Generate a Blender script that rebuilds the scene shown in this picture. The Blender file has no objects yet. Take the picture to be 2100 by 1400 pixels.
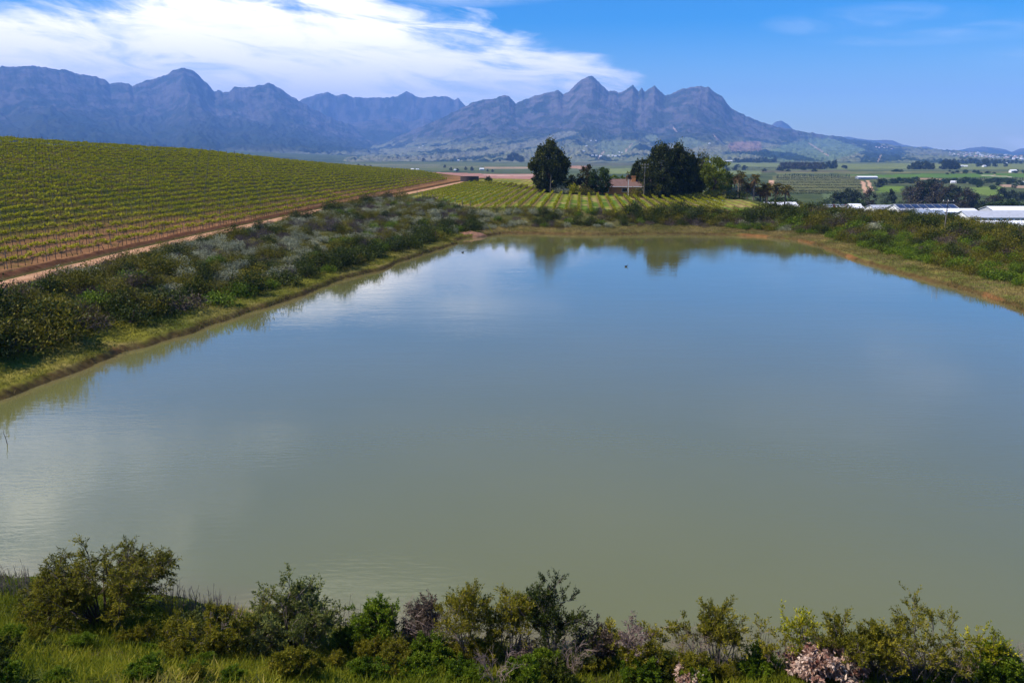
import bpy, math, numpy as np
from math import radians, sin, cos, pi
scene = bpy.context.scene
COL = scene.collection
# ------------------------------------------------------------------ camera
CAM_H = 15.0; PITCH = radians(13.3); FOC = 1633.0          # focal length in pixels of the 2100 px wide photograph
cam_data = bpy.data.cameras.new('camera')
cam_data.sensor_width = 36.0; cam_data.lens = 36.0 * FOC / 2100.0
cam_data.clip_start = 0.2; cam_data.clip_end = 60000
camera = bpy.data.objects.new('camera', cam_data); COL.objects.link(camera)
camera.location = (0, 0, CAM_H); camera.rotation_euler = (pi/2 - PITCH, 0, 0)
scene.camera = camera
# ------------------------------------------------------------------ render look
scene.view_settings.view_transform = 'Standard'; scene.view_settings.look = 'None'
scene.view_settings.exposure = 0.5; scene.view_settings.gamma = 1.0
scene.render.engine = 'CYCLES'
scene.cycles.use_denoising = True
scene.cycles.use_adaptive_sampling = False
scene.cycles.max_bounces = 6; scene.cycles.diffuse_bounces = 2; scene.cycles.glossy_bounces = 2
scene.cycles.transmission_bounces = 3; scene.cycles.volume_bounces = 1; scene.cycles.transparent_max_bounces = 8
scene.cycles.caustics_reflective = False; scene.cycles.caustics_refractive = False
# ------------------------------------------------------------------ sun
SUN = np.array([-0.63, -0.10, 0.77]); SUN = SUN / np.linalg.norm(SUN)     # direction towards the sun: left, a little beyond the pond
SUN_EL = math.asin(SUN[2]); SUN_ROT = math.atan2(SUN[0], SUN[1])
sl = bpy.data.lights.new('sun', 'SUN'); sl.energy = 5.0; sl.angle = radians(0.53); sl.color = (1.0, 0.93, 0.82)
sun = bpy.data.objects.new('sun', sl); COL.objects.link(sun)
from mathutils import Vector
sun.rotation_euler = Vector(tuple(-SUN)).to_track_quat('-Z', 'Y').to_euler()
# ------------------------------------------------------------------ sky with a bank of cloud (all in world directions)
world = bpy.data.worlds.new('World'); scene.world = world; world.use_nodes = True
nt = world.node_tree; nt.nodes.clear()
class NG:
    """tiny helper for building node graphs"""
    def __init__(s, t): s.t = t
    def n(s, typ, **kw):
        x = s.t.nodes.new(typ)
        for k, v in kw.items():
            if isinstance(k, str) and k.startswith('i_'): x.inputs[int(k[2:])].default_value = v
            else: setattr(x, k, v)
        return x
    def put(s, sock, v):
        if hasattr(v, 'is_output'): s.t.links.new(v, sock)
        else: sock.default_value = v
    def m(s, op, a, b=0.0, c=None, clamp=False):
        x = s.t.nodes.new('ShaderNodeMath'); x.operation = op; x.use_clamp = clamp
        s.put(x.inputs[0], a); s.put(x.inputs[1], b)
        if c is not None: s.put(x.inputs[2], c)
        return x.outputs[0]
    def smooth(s, v, lo, hi, a=0.0, b=1.0):
        x = s.t.nodes.new('ShaderNodeMapRange'); x.interpolation_type = 'SMOOTHSTEP'
        s.put(x.inputs[0], v); s.put(x.inputs[1], lo); s.put(x.inputs[2], hi); x.inputs[3].default_value = a; x.inputs[4].default_value = b
        return x.outputs[0]
    def mix(s, f, a, b, blend='MIX'):
        x = s.t.nodes.new('ShaderNodeMix'); x.data_type = 'RGBA'; x.blend_type = blend
        s.put(x.inputs[0], f)
        for k, v in ((6, a), (7, b)):
            if isinstance(v, tuple) and len(v) == 3: v = (*v, 1)
            s.put(x.inputs[k], v)
        return x.outputs[2]
    def noise(s, vec, scale, detail=4, rough=0.5, dist=0.0, lac=2.0):
        x = s.t.nodes.new('ShaderNodeTexNoise'); x.inputs['Scale'].default_value = scale; x.inputs['Detail'].default_value = detail
        x.inputs['Roughness'].default_value = rough; x.inputs['Distortion'].default_value = dist; x.inputs['Lacunarity'].default_value = lac
        if vec is not None: s.t.links.new(vec, x.inputs['Vector'])
        return x.outputs[0]
    def ramp(s, f, stops):
        x = s.t.nodes.new('ShaderNodeValToRGB'); s.put(x.inputs[0], f)
        e = x.color_ramp.elements
        while len(e) < len(stops): e.new(0.5)
        for k, (p, c) in enumerate(stops): e[k].position = p; e[k].color = (*c, 1)
        return x.outputs[0]
    def curve(s, v, pts):
        """piecewise curve through (x, y); x and y in 0..1"""
        x = s.t.nodes.new('ShaderNodeFloatCurve'); s.put(x.inputs[1], v)
        cv = x.mapping.curves[0]
        while len(cv.points) < len(pts): cv.points.new(0.5, 0.5)
        for p, (a, b) in zip(cv.points, pts): p.location = (a, b); p.handle_type = 'AUTO'
        x.mapping.update(); return x.outputs[0]
g = NG(nt)
sky = g.n('ShaderNodeTexSky', sky_type='NISHITA', sun_disc=False, sun_elevation=SUN_EL, sun_rotation=SUN_ROT,
          altitude=150.0, air_density=1.0, dust_density=0.35, ozone_density=2.2)
hsv = g.n('ShaderNodeHueSaturation'); hsv.inputs['Saturation'].default_value = 1.95; hsv.inputs['Value'].default_value = .91
hsv.inputs['Hue'].default_value = 0.512
nt.links.new(sky.outputs[0], hsv.inputs['Color'])
tc = g.n('ShaderNodeTexCoord'); sep = g.n('ShaderNodeSeparateXYZ'); nt.links.new(tc.outputs['Generated'], sep.inputs[0])
dx, dy, dz = sep.outputs
az = g.m('ARCTAN2', dx, dy); el = g.m('ARCSINE', dz)
cx = g.m('MULTIPLY', az, 1.0); comb = g.n('ShaderNodeCombineXYZ')
# streaks lean down to the right, stretched along the horizon
lean = g.m('ADD', el, g.m('MULTIPLY', az, 0.10))
nt.links.new(g.m('MULTIPLY', az, 1.6), comb.inputs[0]); nt.links.new(g.m('MULTIPLY', lean, 7.5), comb.inputs[1])
comb.inputs[2].default_value = 3.7
N1 = g.noise(comb.outputs[0], 2.3, 7, 0.58, 0.55)
N2 = g.noise(comb.outputs[0], 6.5, 6, 0.6, 0.8)
nn = g.m('ADD', g.m('MULTIPLY', g.m('SUBTRACT', N1, 0.5), 0.12), g.m('MULTIPLY', g.m('SUBTRACT', N2, 0.5), 0.075))
az01 = g.m('ADD', g.m('MULTIPLY', az, 0.5), 0.5, clamp=True)            # azimuth -1..1 rad -> 0..1
top = g.m('MULTIPLY', g.curve(az01, [(0, .62), (.15, .47), (.21, .49), (.30, .57), (.36, .61), (.42, .56), (.47, .50), (.52, .40), (.55, .33), (.572, .26), (.605, .05), (.7, 0), (1, 0)]), 0.3)
bank = g.smooth(g.m('SUBTRACT', g.m('ADD', top, nn), el), -0.012, 0.036)
# thin veils high above the frame on the left (the pond mirrors them) and a few faint ones on the right
def blob(a0, e0, ra, re, amp, lo=0.35, hi=0.75):
    q = g.m('ADD', g.m('POWER', g.m('DIVIDE', g.m('SUBTRACT', az, a0), ra), 2.0), g.m('POWER', g.m('DIVIDE', g.m('SUBTRACT', el, e0), re), 2.0))
    f = g.m('SUBTRACT', 1.0, q, clamp=True)
    return g.m('MULTIPLY', g.m('MULTIPLY', f, g.smooth(g.m('ADD', g.m('MULTIPLY', N1, 0.6), g.m('MULTIPLY', N2, 0.4)), lo, hi)), amp)
veil = bank
for b in [(-.74, .40, .42, .15, 1.7, .36, .60), (-.44, .34, .20, .04, .55, .40, .66), (-.22, .56, .22, .06, 1.0, .42, .66), (-.06, .185, .15, .022, .42, .3, .65),
          (.40, .140, .12, .018, .34, .28, .8), (.48, .122, .15, .012, .32, .28, .8), (.62, .095, .14, .015, .24, .28, .8), (.38, .30, .14, .05, .14, .3, .7), (.46, .245, .10, .05, .18, .4, .8)]:
    veil = g.m('MAXIMUM', veil, blob(*b))
holes = g.smooth(g.m('ADD', g.m('MULTIPLY', N2, .6), g.m('MULTIPLY', N1, .4)), 0.30, 0.58, 0.35, 1.0)
veil = g.m('MULTIPLY', veil, holes, clamp=True)
cloud_col = g.mix(g.smooth(el, 0.2, 0.3), g.mix(g.smooth(el, 0.05, 0.16), (9.5, 9.3, 9.4), (12.4, 11.6, 10.5)), (8.6, 8.9, 9.6))
skyc = g.mix(veil, hsv.outputs[0], cloud_col)
bg = g.n('ShaderNodeBackground'); nt.links.new(skyc, bg.inputs[0]); bg.inputs[1].default_value = 0.125
wo = g.n('ShaderNodeOutputWorld'); nt.links.new(bg.outputs[0], wo.inputs[0])
# ------------------------------------------------------------------ helpers
F_ = np.array([0, cos(PITCH), -sin(PITCH)]); U_ = np.array([0, sin(PITCH), cos(PITCH)]); CP = np.array([0, 0, CAM_H])
def ray(px, py): return F_ + np.array([1.0, 0, 0]) * ((px - 1050) / FOC) + U_ * ((700 - py) / FOC)
def at_z(px, py, z):
    d = ray(px, py); return CP + d * ((z - CAM_H) / d[2])
def at_y(px, py, Y):
    d = ray(px, py); return CP + d * (Y / d[1])
def to_px(P):
    P = np.asarray(P, float) - CP; d = P @ F_
    return 1050 + FOC * P[..., 0] / d, 700 - FOC * (P @ U_) / d, d
def smoothstep(a, b, x):
    t = np.clip((x - a) / (b - a), 0, 1); return t * t * (3 - 2 * t)
def _hash(ix, iy, seed):
    h = (ix.astype(np.int64) * 374761393 + iy.astype(np.int64) * 668265263 + seed * 1442695041) & 0x7fffffff
    h = ((h ^ (h >> 13)) * 1274126177) & 0x7fffffff
    return ((h ^ (h >> 16)) & 0xffff) / 65535.0
def vnoise(x, y, seed=0):
    x = np.asarray(x, float); y = np.asarray(y, float)
    ix = np.floor(x); iy = np.floor(y); fx = x - ix; fy = y - iy
    fx = fx * fx * (3 - 2 * fx); fy = fy * fy * (3 - 2 * fy)
    a = _hash(ix, iy, seed); b = _hash(ix + 1, iy, seed); c = _hash(ix, iy + 1, seed); d = _hash(ix + 1, iy + 1, seed)
    return (a + (b - a) * fx) * (1 - fy) + (c + (d - c) * fx) * fy
def fbm(x, y, seed=0, oct=4, gain=0.5):
    t = 0; a = 1; s = 0
    for k in range(oct):
        t = t + a * vnoise(x * 2 ** k, y * 2 ** k, seed + 17 * k); s += a; a *= gain
    return t / s
def ridged(x, y, seed=0, oct=4):
    t = 0; a = 1; s = 0
    for k in range(oct):
        t = t + a * (1 - np.abs(2 * vnoise(x * 2 ** k, y * 2 ** k, seed + 31 * k) - 1)); s += a; a *= .5
    return t / s
def tag(o, label=None, cat=None, group=None, kind=None):
    if label: o['label'] = label
    if cat: o['category'] = cat
    if group: o['group'] = group
    if kind: o['kind'] = kind
    return o
def link(name, data, parent=None, loc=None, rz=None, sc=None):
    o = bpy.data.objects.new(name, data); COL.objects.link(o)
    if loc is not None: o.location = tuple(float(v) for v in loc)
    if rz is not None: o.rotation_euler = (0, 0, float(rz))
    if sc is not None: o.scale = tuple(float(v) for v in sc) if np.ndim(sc) else (float(sc),) * 3
    if parent is not None: o.parent = parent
    return o
class MB:
    """collects vertices and faces of one mesh"""
    def __init__(s): s.V = []; s.n = 0; s.F = []; s.M = []; s.T = []
    def add(s, V, F, m=0, t=0.5):
        V = np.asarray(V, float).reshape(-1, 3); F = np.asarray(F, int)
        s.V.append(V); s.F.append(F + s.n); s.n += len(V)
        s.M.append(np.full(len(F), m)); s.T.append(np.broadcast_to(np.asarray(t, float), (len(F),)))
    def box(s, a, b, m=0, t=.5):
        x0, y0, z0 = a; x1, y1, z1 = b
        V = [(x0,y0,z0),(x1,y0,z0),(x1,y1,z0),(x0,y1,z0),(x0,y0,z1),(x1,y0,z1),(x1,y1,z1),(x0,y1,z1)]
        s.add(V, [(0,3,2,1),(4,5,6,7),(0,1,5,4),(1,2,6,5),(2,3,7,6),(3,0,4,7)], m, t)
    def tube(s, pts, rad, sides=5, m=0, t=.5, cap=True):
        P = np.asarray(pts, float); k = len(P); R = np.broadcast_to(np.asarray(rad, float), (k,))
        T = np.gradient(P, axis=0); T /= np.linalg.norm(T, axis=1)[:, None] + 1e-9
        A = np.where(np.abs(T[:, 2:3]) > .9, np.array([[1., 0, 0]]), np.array([[0, 0, 1.]]))
        B = np.cross(T, A); B /= np.linalg.norm(B, axis=1)[:, None] + 1e-9; C = np.cross(T, B)
        a = np.arange(sides) * 2 * pi / sides
        V = P[:, None] + R[:, None, None] * (B[:, None] * np.cos(a)[None, :, None] + C[:, None] * np.sin(a)[None, :, None])
        i = np.arange(k - 1)[:, None] * sides; j = np.arange(sides)[None]; j2 = (j + 1) % sides
        F = np.stack([i + j, i + j2, i + sides + j2, i + sides + j], -1).reshape(-1, 4)
        s.add(V.reshape(-1, 3), F, m, t)
        if cap and sides == 4: s.F.append(np.array([[s.n - 4, s.n - 3, s.n - 2, s.n - 1]])); s.M.append(np.array([m])); s.T.append(np.array([.5]))
        elif cap: s.F.append(np.array([[s.n - sides + q for q in range(sides)]])); s.M.append(np.array([m])); s.T.append(np.array([.5]))
    def leaves(s, P, D, L, W, t=.5, m=0, rng=None):
        """diamond shaped leaves from P along D"""
        n = len(P); D = D / (np.linalg.norm(D, axis=1)[:, None] + 1e-9)
        S = np.cross(D, rng.normal(size=(n, 3))); S /= np.linalg.norm(S, axis=1)[:, None] + 1e-9
        L = np.broadcast_to(L, (n,))[:, None]; W = np.broadcast_to(W, (n,))[:, None]
        V = np.stack([P, P + D * L * .45 + S * W * .5, P + D * L, P + D * L * .45 - S * W * .5], 1)
        s.add(V.reshape(-1, 3), np.arange(4 * n).reshape(n, 4), m, t)
    def arrays(s): return np.concatenate(s.V), s.F, s.M, s.T
    def merge(s, other, Rz, loc, sc):
        """many transformed copies of another builder"""
        V = np.concatenate(other.V); c, n = np.cos(Rz), np.sin(Rz); K = len(loc); sc = np.asarray(sc, float)
        if sc.ndim == 1: sc = np.stack([sc] * 3, 1)
        X = V[None] * sc[:, None]
        Y = np.stack([X[..., 0] * c[:, None] - X[..., 1] * n[:, None], X[..., 0] * n[:, None] + X[..., 1] * c[:, None], X[..., 2]], -1) + loc[:, None]
        off = s.n + np.arange(K) * len(V)
        s.V.append(Y.reshape(-1, 3)); s.n += K * len(V)
        for F, M, T in zip(other.F, other.M, other.T):
            s.F.append((F[None] + off[:, None, None]).reshape(-1, F.shape[1])); s.M.append(np.tile(M, K)); s.T.append(np.tile(T, K))
    def mesh(s, name, mats, smooth=False):
        return make_mesh(name, np.concatenate(s.V), s.F, mats, np.concatenate(s.M), np.concatenate(s.T), smooth)
    def obj(s, name, mats, parent=None, loc=None, rz=None, sc=None, smooth=False):
        return link(name, s.mesh(name, mats, smooth), parent, loc, rz, sc)
def make_mesh(name, V, Fs, mats, M=None, T=None, smooth=False):
    me = bpy.data.meshes.new(name)
    V = np.ascontiguousarray(V, np.float32); me.vertices.add(len(V)); me.vertices.foreach_set('co', V.ravel())
    loops = np.concatenate([f.ravel() for f in Fs]).astype(np.int32)
    cnt = np.concatenate([np.full(len(f), f.shape[1]) for f in Fs]).astype(np.int32)
    me.loops.add(len(loops)); me.loops.foreach_set('vertex_index', loops)
    me.polygons.add(len(cnt)); me.polygons.foreach_set('loop_start', np.concatenate([[0], np.cumsum(cnt)[:-1]]).astype(np.int32))
    if not isinstance(mats, (list, tuple)): mats = [mats]
    for m in mats: me.materials.append(m)
    if M is not None: me.polygons.foreach_set('material_index', M.astype(np.int32))
    me.polygons.foreach_set('use_smooth', np.full(len(cnt), smooth))
    me.update(calc_edges=True)
    if T is not None:
        a = me.attributes.new('tint', 'FLOAT', 'FACE'); a.data.foreach_set('value', T.astype(np.float32))
    return me
def grid_faces(nr, nc):
    i = np.arange(nr - 1)[:, None] * nc; j = np.arange(nc - 1)[None]
    return np.stack([i + j, i + j + 1, i + nc + j + 1, i + nc + j], -1).reshape(-1, 4)
def copy_tree(o, parent=None):
    c = o.copy(); COL.objects.link(c)
    if parent is not None: c.parent = parent
    for ch in list(o.children): copy_tree(ch, c)
    return c
# ------------------------------------------------------------------ materials
def new_mat(name):
    m = bpy.data.materials.new(name); m.use_nodes = True; m.node_tree.nodes.clear(); q = NG(m.node_tree)
    out = q.n('ShaderNodeOutputMaterial'); p = q.n('ShaderNodeBsdfPrincipled'); m.node_tree.links.new(p.outputs[0], out.inputs[0])
    q.p = p; q.out = out; q.link = m.node_tree.links.new
    return m, q
def leaf_mat(name, stops, trans=0.3, rough=.55, vary=.25):
    m, q = new_mat(name)
    a = q.n('ShaderNodeAttribute', attribute_name='tint'); oi = q.n('ShaderNodeObjectInfo')
    f = q.m('ADD', a.outputs['Fac'], q.m('MULTIPLY', q.m('SUBTRACT', oi.outputs['Random'], .5), vary), clamp=True)
    c = q.ramp(f, stops); q.link(c, q.p.inputs['Base Color']); q.p.inputs['Roughness'].default_value = rough
    q.p.inputs['Specular IOR Level'].default_value = .12
    tr = q.n('ShaderNodeBsdfTranslucent'); q.link(c, tr.inputs[0]); mx = q.n('ShaderNodeMixShader'); mx.inputs[0].default_value = trans
    q.link(q.p.outputs[0], mx.inputs[1]); q.link(tr.outputs[0], mx.inputs[2]); q.link(mx.outputs[0], q.out.inputs[0])
    return m
def flat_mat(name, col, rough=.6, noise=.15, scale=3.0, spec=.3, metal=0.0):
    m, q = new_mat(name); t = q.n('ShaderNodeTexCoord')
    n = q.noise(t.outputs['Object'], scale, 5, .6)
    d = tuple(v * (1 - noise) for v in col); e = tuple(min(1, v * (1 + noise)) for v in col)
    q.link(q.ramp(n, [(.3, d), (.7, e)]), q.p.inputs['Base Color']); q.p.inputs['Roughness'].default_value = rough
    q.p.inputs['Specular IOR Level'].default_value = spec; q.p.inputs['Metallic'].default_value = metal
    return m
# ------------------------------------------------------------------ the land
ROW = radians(4.9)                                       # the vine rows and the track all run this way, a little right of the view
def uv_of(X, Y): return X * cos(ROW) - Y * sin(ROW), X * sin(ROW) + Y * cos(ROW)
def xy_of(u, v): return u * cos(ROW) + v * sin(ROW), -u * sin(ROW) + v * cos(ROW)
shore_px = [(0,815),(80,788),(160,760),(240,728),(300,707),(370,688),(440,668),(500,648),(560,628),(620,606),(700,578),(760,560),(830,536),(905,511),(945,500),(935,494),(960,488),(1000,484),(1030,480),
            (1100,480),(1180,482),(1250,483),(1320,481),(1400,481),(1480,482),(1550,485),(1620,491),(1660,500),(1700,513),(1750,530),(1800,546),(1850,561),(1900,576),(1950,590),(2000,606),(2050,622),(2100,642)]
SH = [tuple(at_z(x, y, 0)[:2]) for x, y in shore_px]
SH += [(57,62),(61,48),(58,34),(48,25),(34,21.0),(20,20.2),(8,21.2),(0,22.4),(-8,23.6),(-14,25.0),(-20,26.4),(-29,30),(-36,38)]
SH = np.array(SH)
def shore_dist(X, Y):
    """signed distance to the water's edge, positive on land"""
    X = np.asarray(X, float); Y = np.asarray(Y, float)
    d = np.full(X.shape, 1e9); inside = np.zeros(X.shape, bool)
    n = len(SH)
    for k in range(n):
        ax, ay = SH[k]; bx, by = SH[(k + 1) % n]
        ex, ey = bx - ax, by - ay
        t = np.clip(((X - ax) * ex + (Y - ay) * ey) / (ex * ex + ey * ey), 0, 1)
        d = np.minimum(d, np.hypot(X - ax - t * ex, Y - ay - t * ey))
        c = ((ay > Y) != (by > Y)); inside ^= c & (X < (bx - ax) * (Y - ay) / (by - ay + 1e-12) + ax)
    return np.where(inside, -d, d)
#        X,  Y,   bank width, width of the grassy shelf
BANK = np.array([(-33,46,12,5.0),(-28,60,13,3.8),(-22,80,17,2.8),(-17,100,21,2.3),(-12,122,26,2.5),(-9,134,24,3),(-4,145,18,2.5),(10,152,14,4.2),(30,152,14,4.4),(48,146,17,3.4),(52,125,22,3.8),(50,100,24,4.2),(50,80,24,4.6),(58,55,24,4),(30,20,12,.6),(0,21,12,.6),(-16,25,12,.6),(-33,36,12,3)])
def bank_dims(X, Y):
    w = [1.0 / ((X - a) ** 2 + (Y - b) ** 2 + 4) ** 1.6 for a, b, _, _ in BANK]; s = sum(w)
    return sum(k * b[2] for k, b in zip(w, BANK)) / s, sum(k * b[3] for k, b in zip(w, BANK)) / s
HV = [90, 180, 270, 380, 440, 520]; HW = [76, 70, 64, 43, 27, 15]; HS = [.21, .205, .184, .117, .07, .04]
def hill(u, v):
    w = -u - 61.0
    wc = np.interp(v, HV, HW); sl = np.interp(v, HV, HS)
    we = np.maximum(w, 0) - np.log1p(np.exp(np.clip((w - wc - 8) / 6, -40, 40))) * 6 * 1.5
    return we * sl
TRV = [40, 75, 98, 117, 176, 237, 347, 400]; TRU = [-52.3, -54.2, -55.6, -56.0, -56.0, -52.8, -50.6, -46]      # where the track runs
def land(X, Y):
    u, v = uv_of(X, Y)
    z = np.interp(u, [-70, -58, -46, -30, -10, 8, 35, 55], [3.1, 3.0, 3.0, 3.4, 3.9, 2.9, 2.7, 2.3])
    z = z + (5.0 - z) * smoothstep(45, 12, Y)
    z = z + hill(u, v)
    q = .85 * X + .5 * Y
    z = z + np.interp(q, [188, 215, 250, 300, 360, 450, 800], [0, -1.5, -6.5, -15, -20, -23, -29.5])
    r = np.hypot(X, Y)
    z = z + np.interp(v, [440, 470, 520, 640, 820], [0, -1, -5, -20, -30]) * smoothstep(20, -30, u)
    e = X - 79 + 15 * smoothstep(172, 212, Y) - .04 * np.maximum(Y - 200, 0)
    z = z + np.interp(e, [0, 8, 30, 90, 170], [0, -1.4, -8, -14, -16]) * smoothstep(30, 55, Y) * smoothstep(420, 330, Y)
    z = np.maximum(z, -25.5 + 0 * z)
    far = smoothstep(700, 1500, r)
    z = z + far * (fbm(X / 420, Y / 420, 5, 3) - .5) * 7
    return z
def terrain(X, Y, fine=True):
    X = np.asarray(X, float); Y = np.asarray(Y, float); shp = X.shape; X = X.ravel(); Y = Y.ravel()
    z = land(X, Y)
    near = (Y < 230) & (Y > 0) & (np.abs(X) < 130)
    if near.any():
        x, y = X[near], Y[near]
        s = shore_dist(x, y) + (fbm(x / 2.3, y / 2.3, 3, 3) - .5) * 1.1 + (vnoise(x / 7, y / 7, 4) - .5) * 1.2
        W, ws = bank_dims(x, y)
        T = z[near]
        uu = uv_of(x, y)[0]
        lump = (fbm(x / 1.7, y / 1.7, 9, 3) - .5) * smoothstep(-50.5, -47, uu)
        out = .38 * smoothstep(-.05, .55, s) + .11 * np.clip(s, 0, ws) + lump * .35 * smoothstep(.4, 2, s)
        top = .38 + .11 * ws
        out = out + (T - top) * np.maximum(smoothstep(ws * .75, W, s), smoothstep(-42, -49.5, uu)) + .25 * lump * smoothstep(ws, ws + 2, s) * smoothstep(W + 6, W, s)
        ins = np.maximum(s * .5, -1.6)
        z[near] = np.where(s > 0, out, ins)
    if fine:
        u, v = uv_of(X, Y)
        nb = np.hypot(X, Y) < 480
        # the low ploughed lip between the track and the first vines
        z = z + np.where(nb, .42 * np.exp(-((u - np.interp(v, TRV, TRU) + 3.0) / .8) ** 2) * smoothstep(30, 40, v) * smoothstep(400, 340, v) * (.6 + .8 * fbm(X / 1.3, Y / 1.3, 21, 2)), 0)
    return z.reshape(shp)
def ground_at(px, py, ymin=6, ymax=9000):
    d = ray(px, py); t = np.geomspace(ymin / d[1], ymax / d[1], 2500)
    P = CP[None] + d[None] * t[:, None]; h = terrain(P[:, 0], P[:, 1])
    k = np.argmax(P[:, 2] < h)
    if P[k, 2] >= h[k]: k = len(t) - 1
    lo, hi = t[max(k - 1, 0)], t[k]
    for _ in range(12):
        mid = (lo + hi) / 2; p = CP + d * mid
        if p[2] < terrain(p[None, 0], p[None, 1])[0]: hi = mid
        else: lo = mid
    p = CP + d * hi; p[2] = terrain(p[None, 0], p[None, 1])[0]
    return p
def zat(x, y): return float(terrain(np.array([x]), np.array([y]))[0])

ang = np.radians(np.concatenate([np.linspace(-100, -46, 40, endpoint=False), np.linspace(-46, 46, 860), np.linspace(46, 100, 41)[1:]]))
rad = np.concatenate([np.arange(2.5, 34, .3), np.arange(34, 210, .5), np.arange(210, 500, 1.2), np.geomspace(500, 19000, 155)])
A_, R_ = np.meshgrid(ang, rad)
GX = R_ * np.sin(A_); GY = R_ * np.cos(A_) - 0.0
GZ = terrain(GX, GY)
gu, gv = uv_of(GX, GY); gr = R_
near_m = (GY < 230) & (GY > 0) & (np.abs(GX) < 130)
gs = np.full(GX.shape, 99.0); gW = np.full(GX.shape, 10.0); gws = np.full(GX.shape, 3.0)
gs[near_m] = shore_dist(GX[near_m], GY[near_m]) + (fbm(GX[near_m] / 2.3, GY[near_m] / 2.3, 3, 3) - .5) * 1.1 + (vnoise(GX[near_m] / 7, GY[near_m] / 7, 4) - .5) * 1.2
gW[near_m], gws[near_m] = bank_dims(GX[near_m], GY[near_m])
def lerp(c, col, f): return c + (np.array(col) - c) * f[..., None]
n1 = fbm(GX / 3, GY / 3, 40, 4); n2 = fbm(GX / 14, GY / 14, 41, 4); n3 = fbm(GX / .9, GY / .9, 42, 3)
C = np.zeros(GX.shape + (3,)) + np.array([.07, .08, .025])                          # rough grass
# first vineyard: soil and thin grass; nearest rows bare orange soil
gt = gu - np.interp(gv, TRV, TRU)
v1 = (gt < -2.2) & (gr < 600)
vin = lerp(np.zeros_like(C) + np.array([.085, .072, .020]), (.06, .070, .015), smoothstep(.35, .65, n1))
vin = lerp(vin, (.25, .125, .062), smoothstep(-74, -62, gu + (n2 - .5) * 16) * smoothstep(.25, .7, n3 * .5 + n1 * .5 + .12) * .9)
C = np.where(v1[..., None], vin, C)
lip = np.exp(-((gt + 2.9) / 1.0) ** 2) * (gr < 480)
C = lerp(C, (.10, .048, .026), np.clip(lip * 1.3, 0, 1))
V0U = [-48, -40, -26, -20, 0, 30, 45]; V0V = [228, 211, 174, 161, 156, 168, 185]
# second vineyard between the track and the house: bright grass with bare strips under the vines
v2 = (gu > -48) & (gu < 44) & (gv > np.interp(gu, V0U, V0V) - 3) & (gt > 1.5) & (gr < 390) & (gs > gW - 2)
row2 = np.abs(((gu + 45.5) / 2.5 + .5) % 1 - .5) * 2.5
g2 = lerp(np.zeros_like(C) + np.array([.215, .225, .036]), (.09, .15, .022), smoothstep(.42, .62, n2 * .6 + n1 * .4))
g2 = lerp(g2, (.34, .25, .11), smoothstep(.6, .75, fbm(GX / 7, GY / 7, 44, 3)) * .8)
g2 = lerp(g2, (.17, .10, .05), smoothstep(.75, .25, row2) * .75)
C = np.where(v2[..., None], g2, C)
# plain beyond: dull green ground
pl = smoothstep(195, 240, .85 * GX + .5 * GY) * (GY > 150)
pc = lerp(np.zeros_like(C) + np.array([.085, .105, .04]), (.05, .07, .03), smoothstep(.3, .7, fbm(GX / 60, GY / 25, 46, 4)))
C = lerp(C, pc, np.zeros(GX.shape) + np.array([0.])) if False else C * (1 - pl[..., None]) + pc * pl[..., None]
rs = (GX > 74) & (GY < 290) & (GY > 30)
C = np.where(rs[..., None], lerp(np.zeros_like(C) + np.array([.20, .19, .04]), (.10, .12, .03), smoothstep(.4, .65, n1)), C)
# banks of the pond
land_m = near_m & (gs < gW + 7)
under = lerp(np.zeros_like(C) + np.array([.06, .065, .022]), (.11, .10, .035), smoothstep(.4, .7, n1))
bk = smoothstep(gW + 5, gW - 1, gs) * near_m
bk = bk * np.where(gt < 4, smoothstep(1.2, 2.4, gt), 1)
C = C * (1 - bk[..., None]) + under * bk[..., None]
side_far = smoothstep(140, 150, GY) * (GX > -6); side_r = smoothstep(30, 45, GX) * (GY < 150)
shelf_c = lerp(np.zeros_like(C) + np.array([.155, .15, .022]), (.20, .165, .05), smoothstep(.4, .65, n1))
shelf_c = lerp(shelf_c, (.085, .11, .018), smoothstep(.5, .7, n2))
dry = lerp(np.zeros_like(C) + np.array([.19, .145, .045]), (.11, .105, .026), smoothstep(.35, .65, n1))
dry_r = lerp(np.zeros_like(C) + np.array([.20, .165, .045]), (.10, .125, .022), smoothstep(.38, .62, n1))
shelf_c = shelf_c * (1 - side_far[..., None]) + dry * side_far[..., None]
shelf_c = shelf_c * (1 - side_r[..., None]) + dry_r * side_r[..., None]
shm = smoothstep(gws + 2.2, gws + .4, gs + (n1 - .5) * 3) * near_m * (GY > 27)
C = C * (1 - shm[..., None]) + shelf_c * shm[..., None]
cut = smoothstep(.85, .25, gs + (n3 - .5) * .5) * near_m
C = lerp(C, (.072, .042, .020), cut * .9)
C = lerp(C, (.20, .09, .035), cut * smoothstep(.72, .80, fbm(GX / 4, GY / 4, 47, 2)) * .8)
C = lerp(C, (.12, .10, .035), smoothstep(.2, -.5, gs) * near_m)
fg = (GY < 30) & (gs > .3)
fgc = lerp(np.zeros_like(C) + np.array([.07, .09, .016]), (.10, .085, .028), smoothstep(.45, .7, n1))
C = np.where(fg[..., None], fgc, C)
def in_poly(px, py, poly):
    ins = np.zeros(px.shape, bool); n = len(poly)
    for k in range(n):
        ax, ay = poly[k]; bx, by = poly[(k + 1) % n]
        ins ^= ((ay > py) != (by > py)) & (px < (bx - ax) * (py - ay) / (by - ay + 1e-12) + ax)
    return ins
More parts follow.
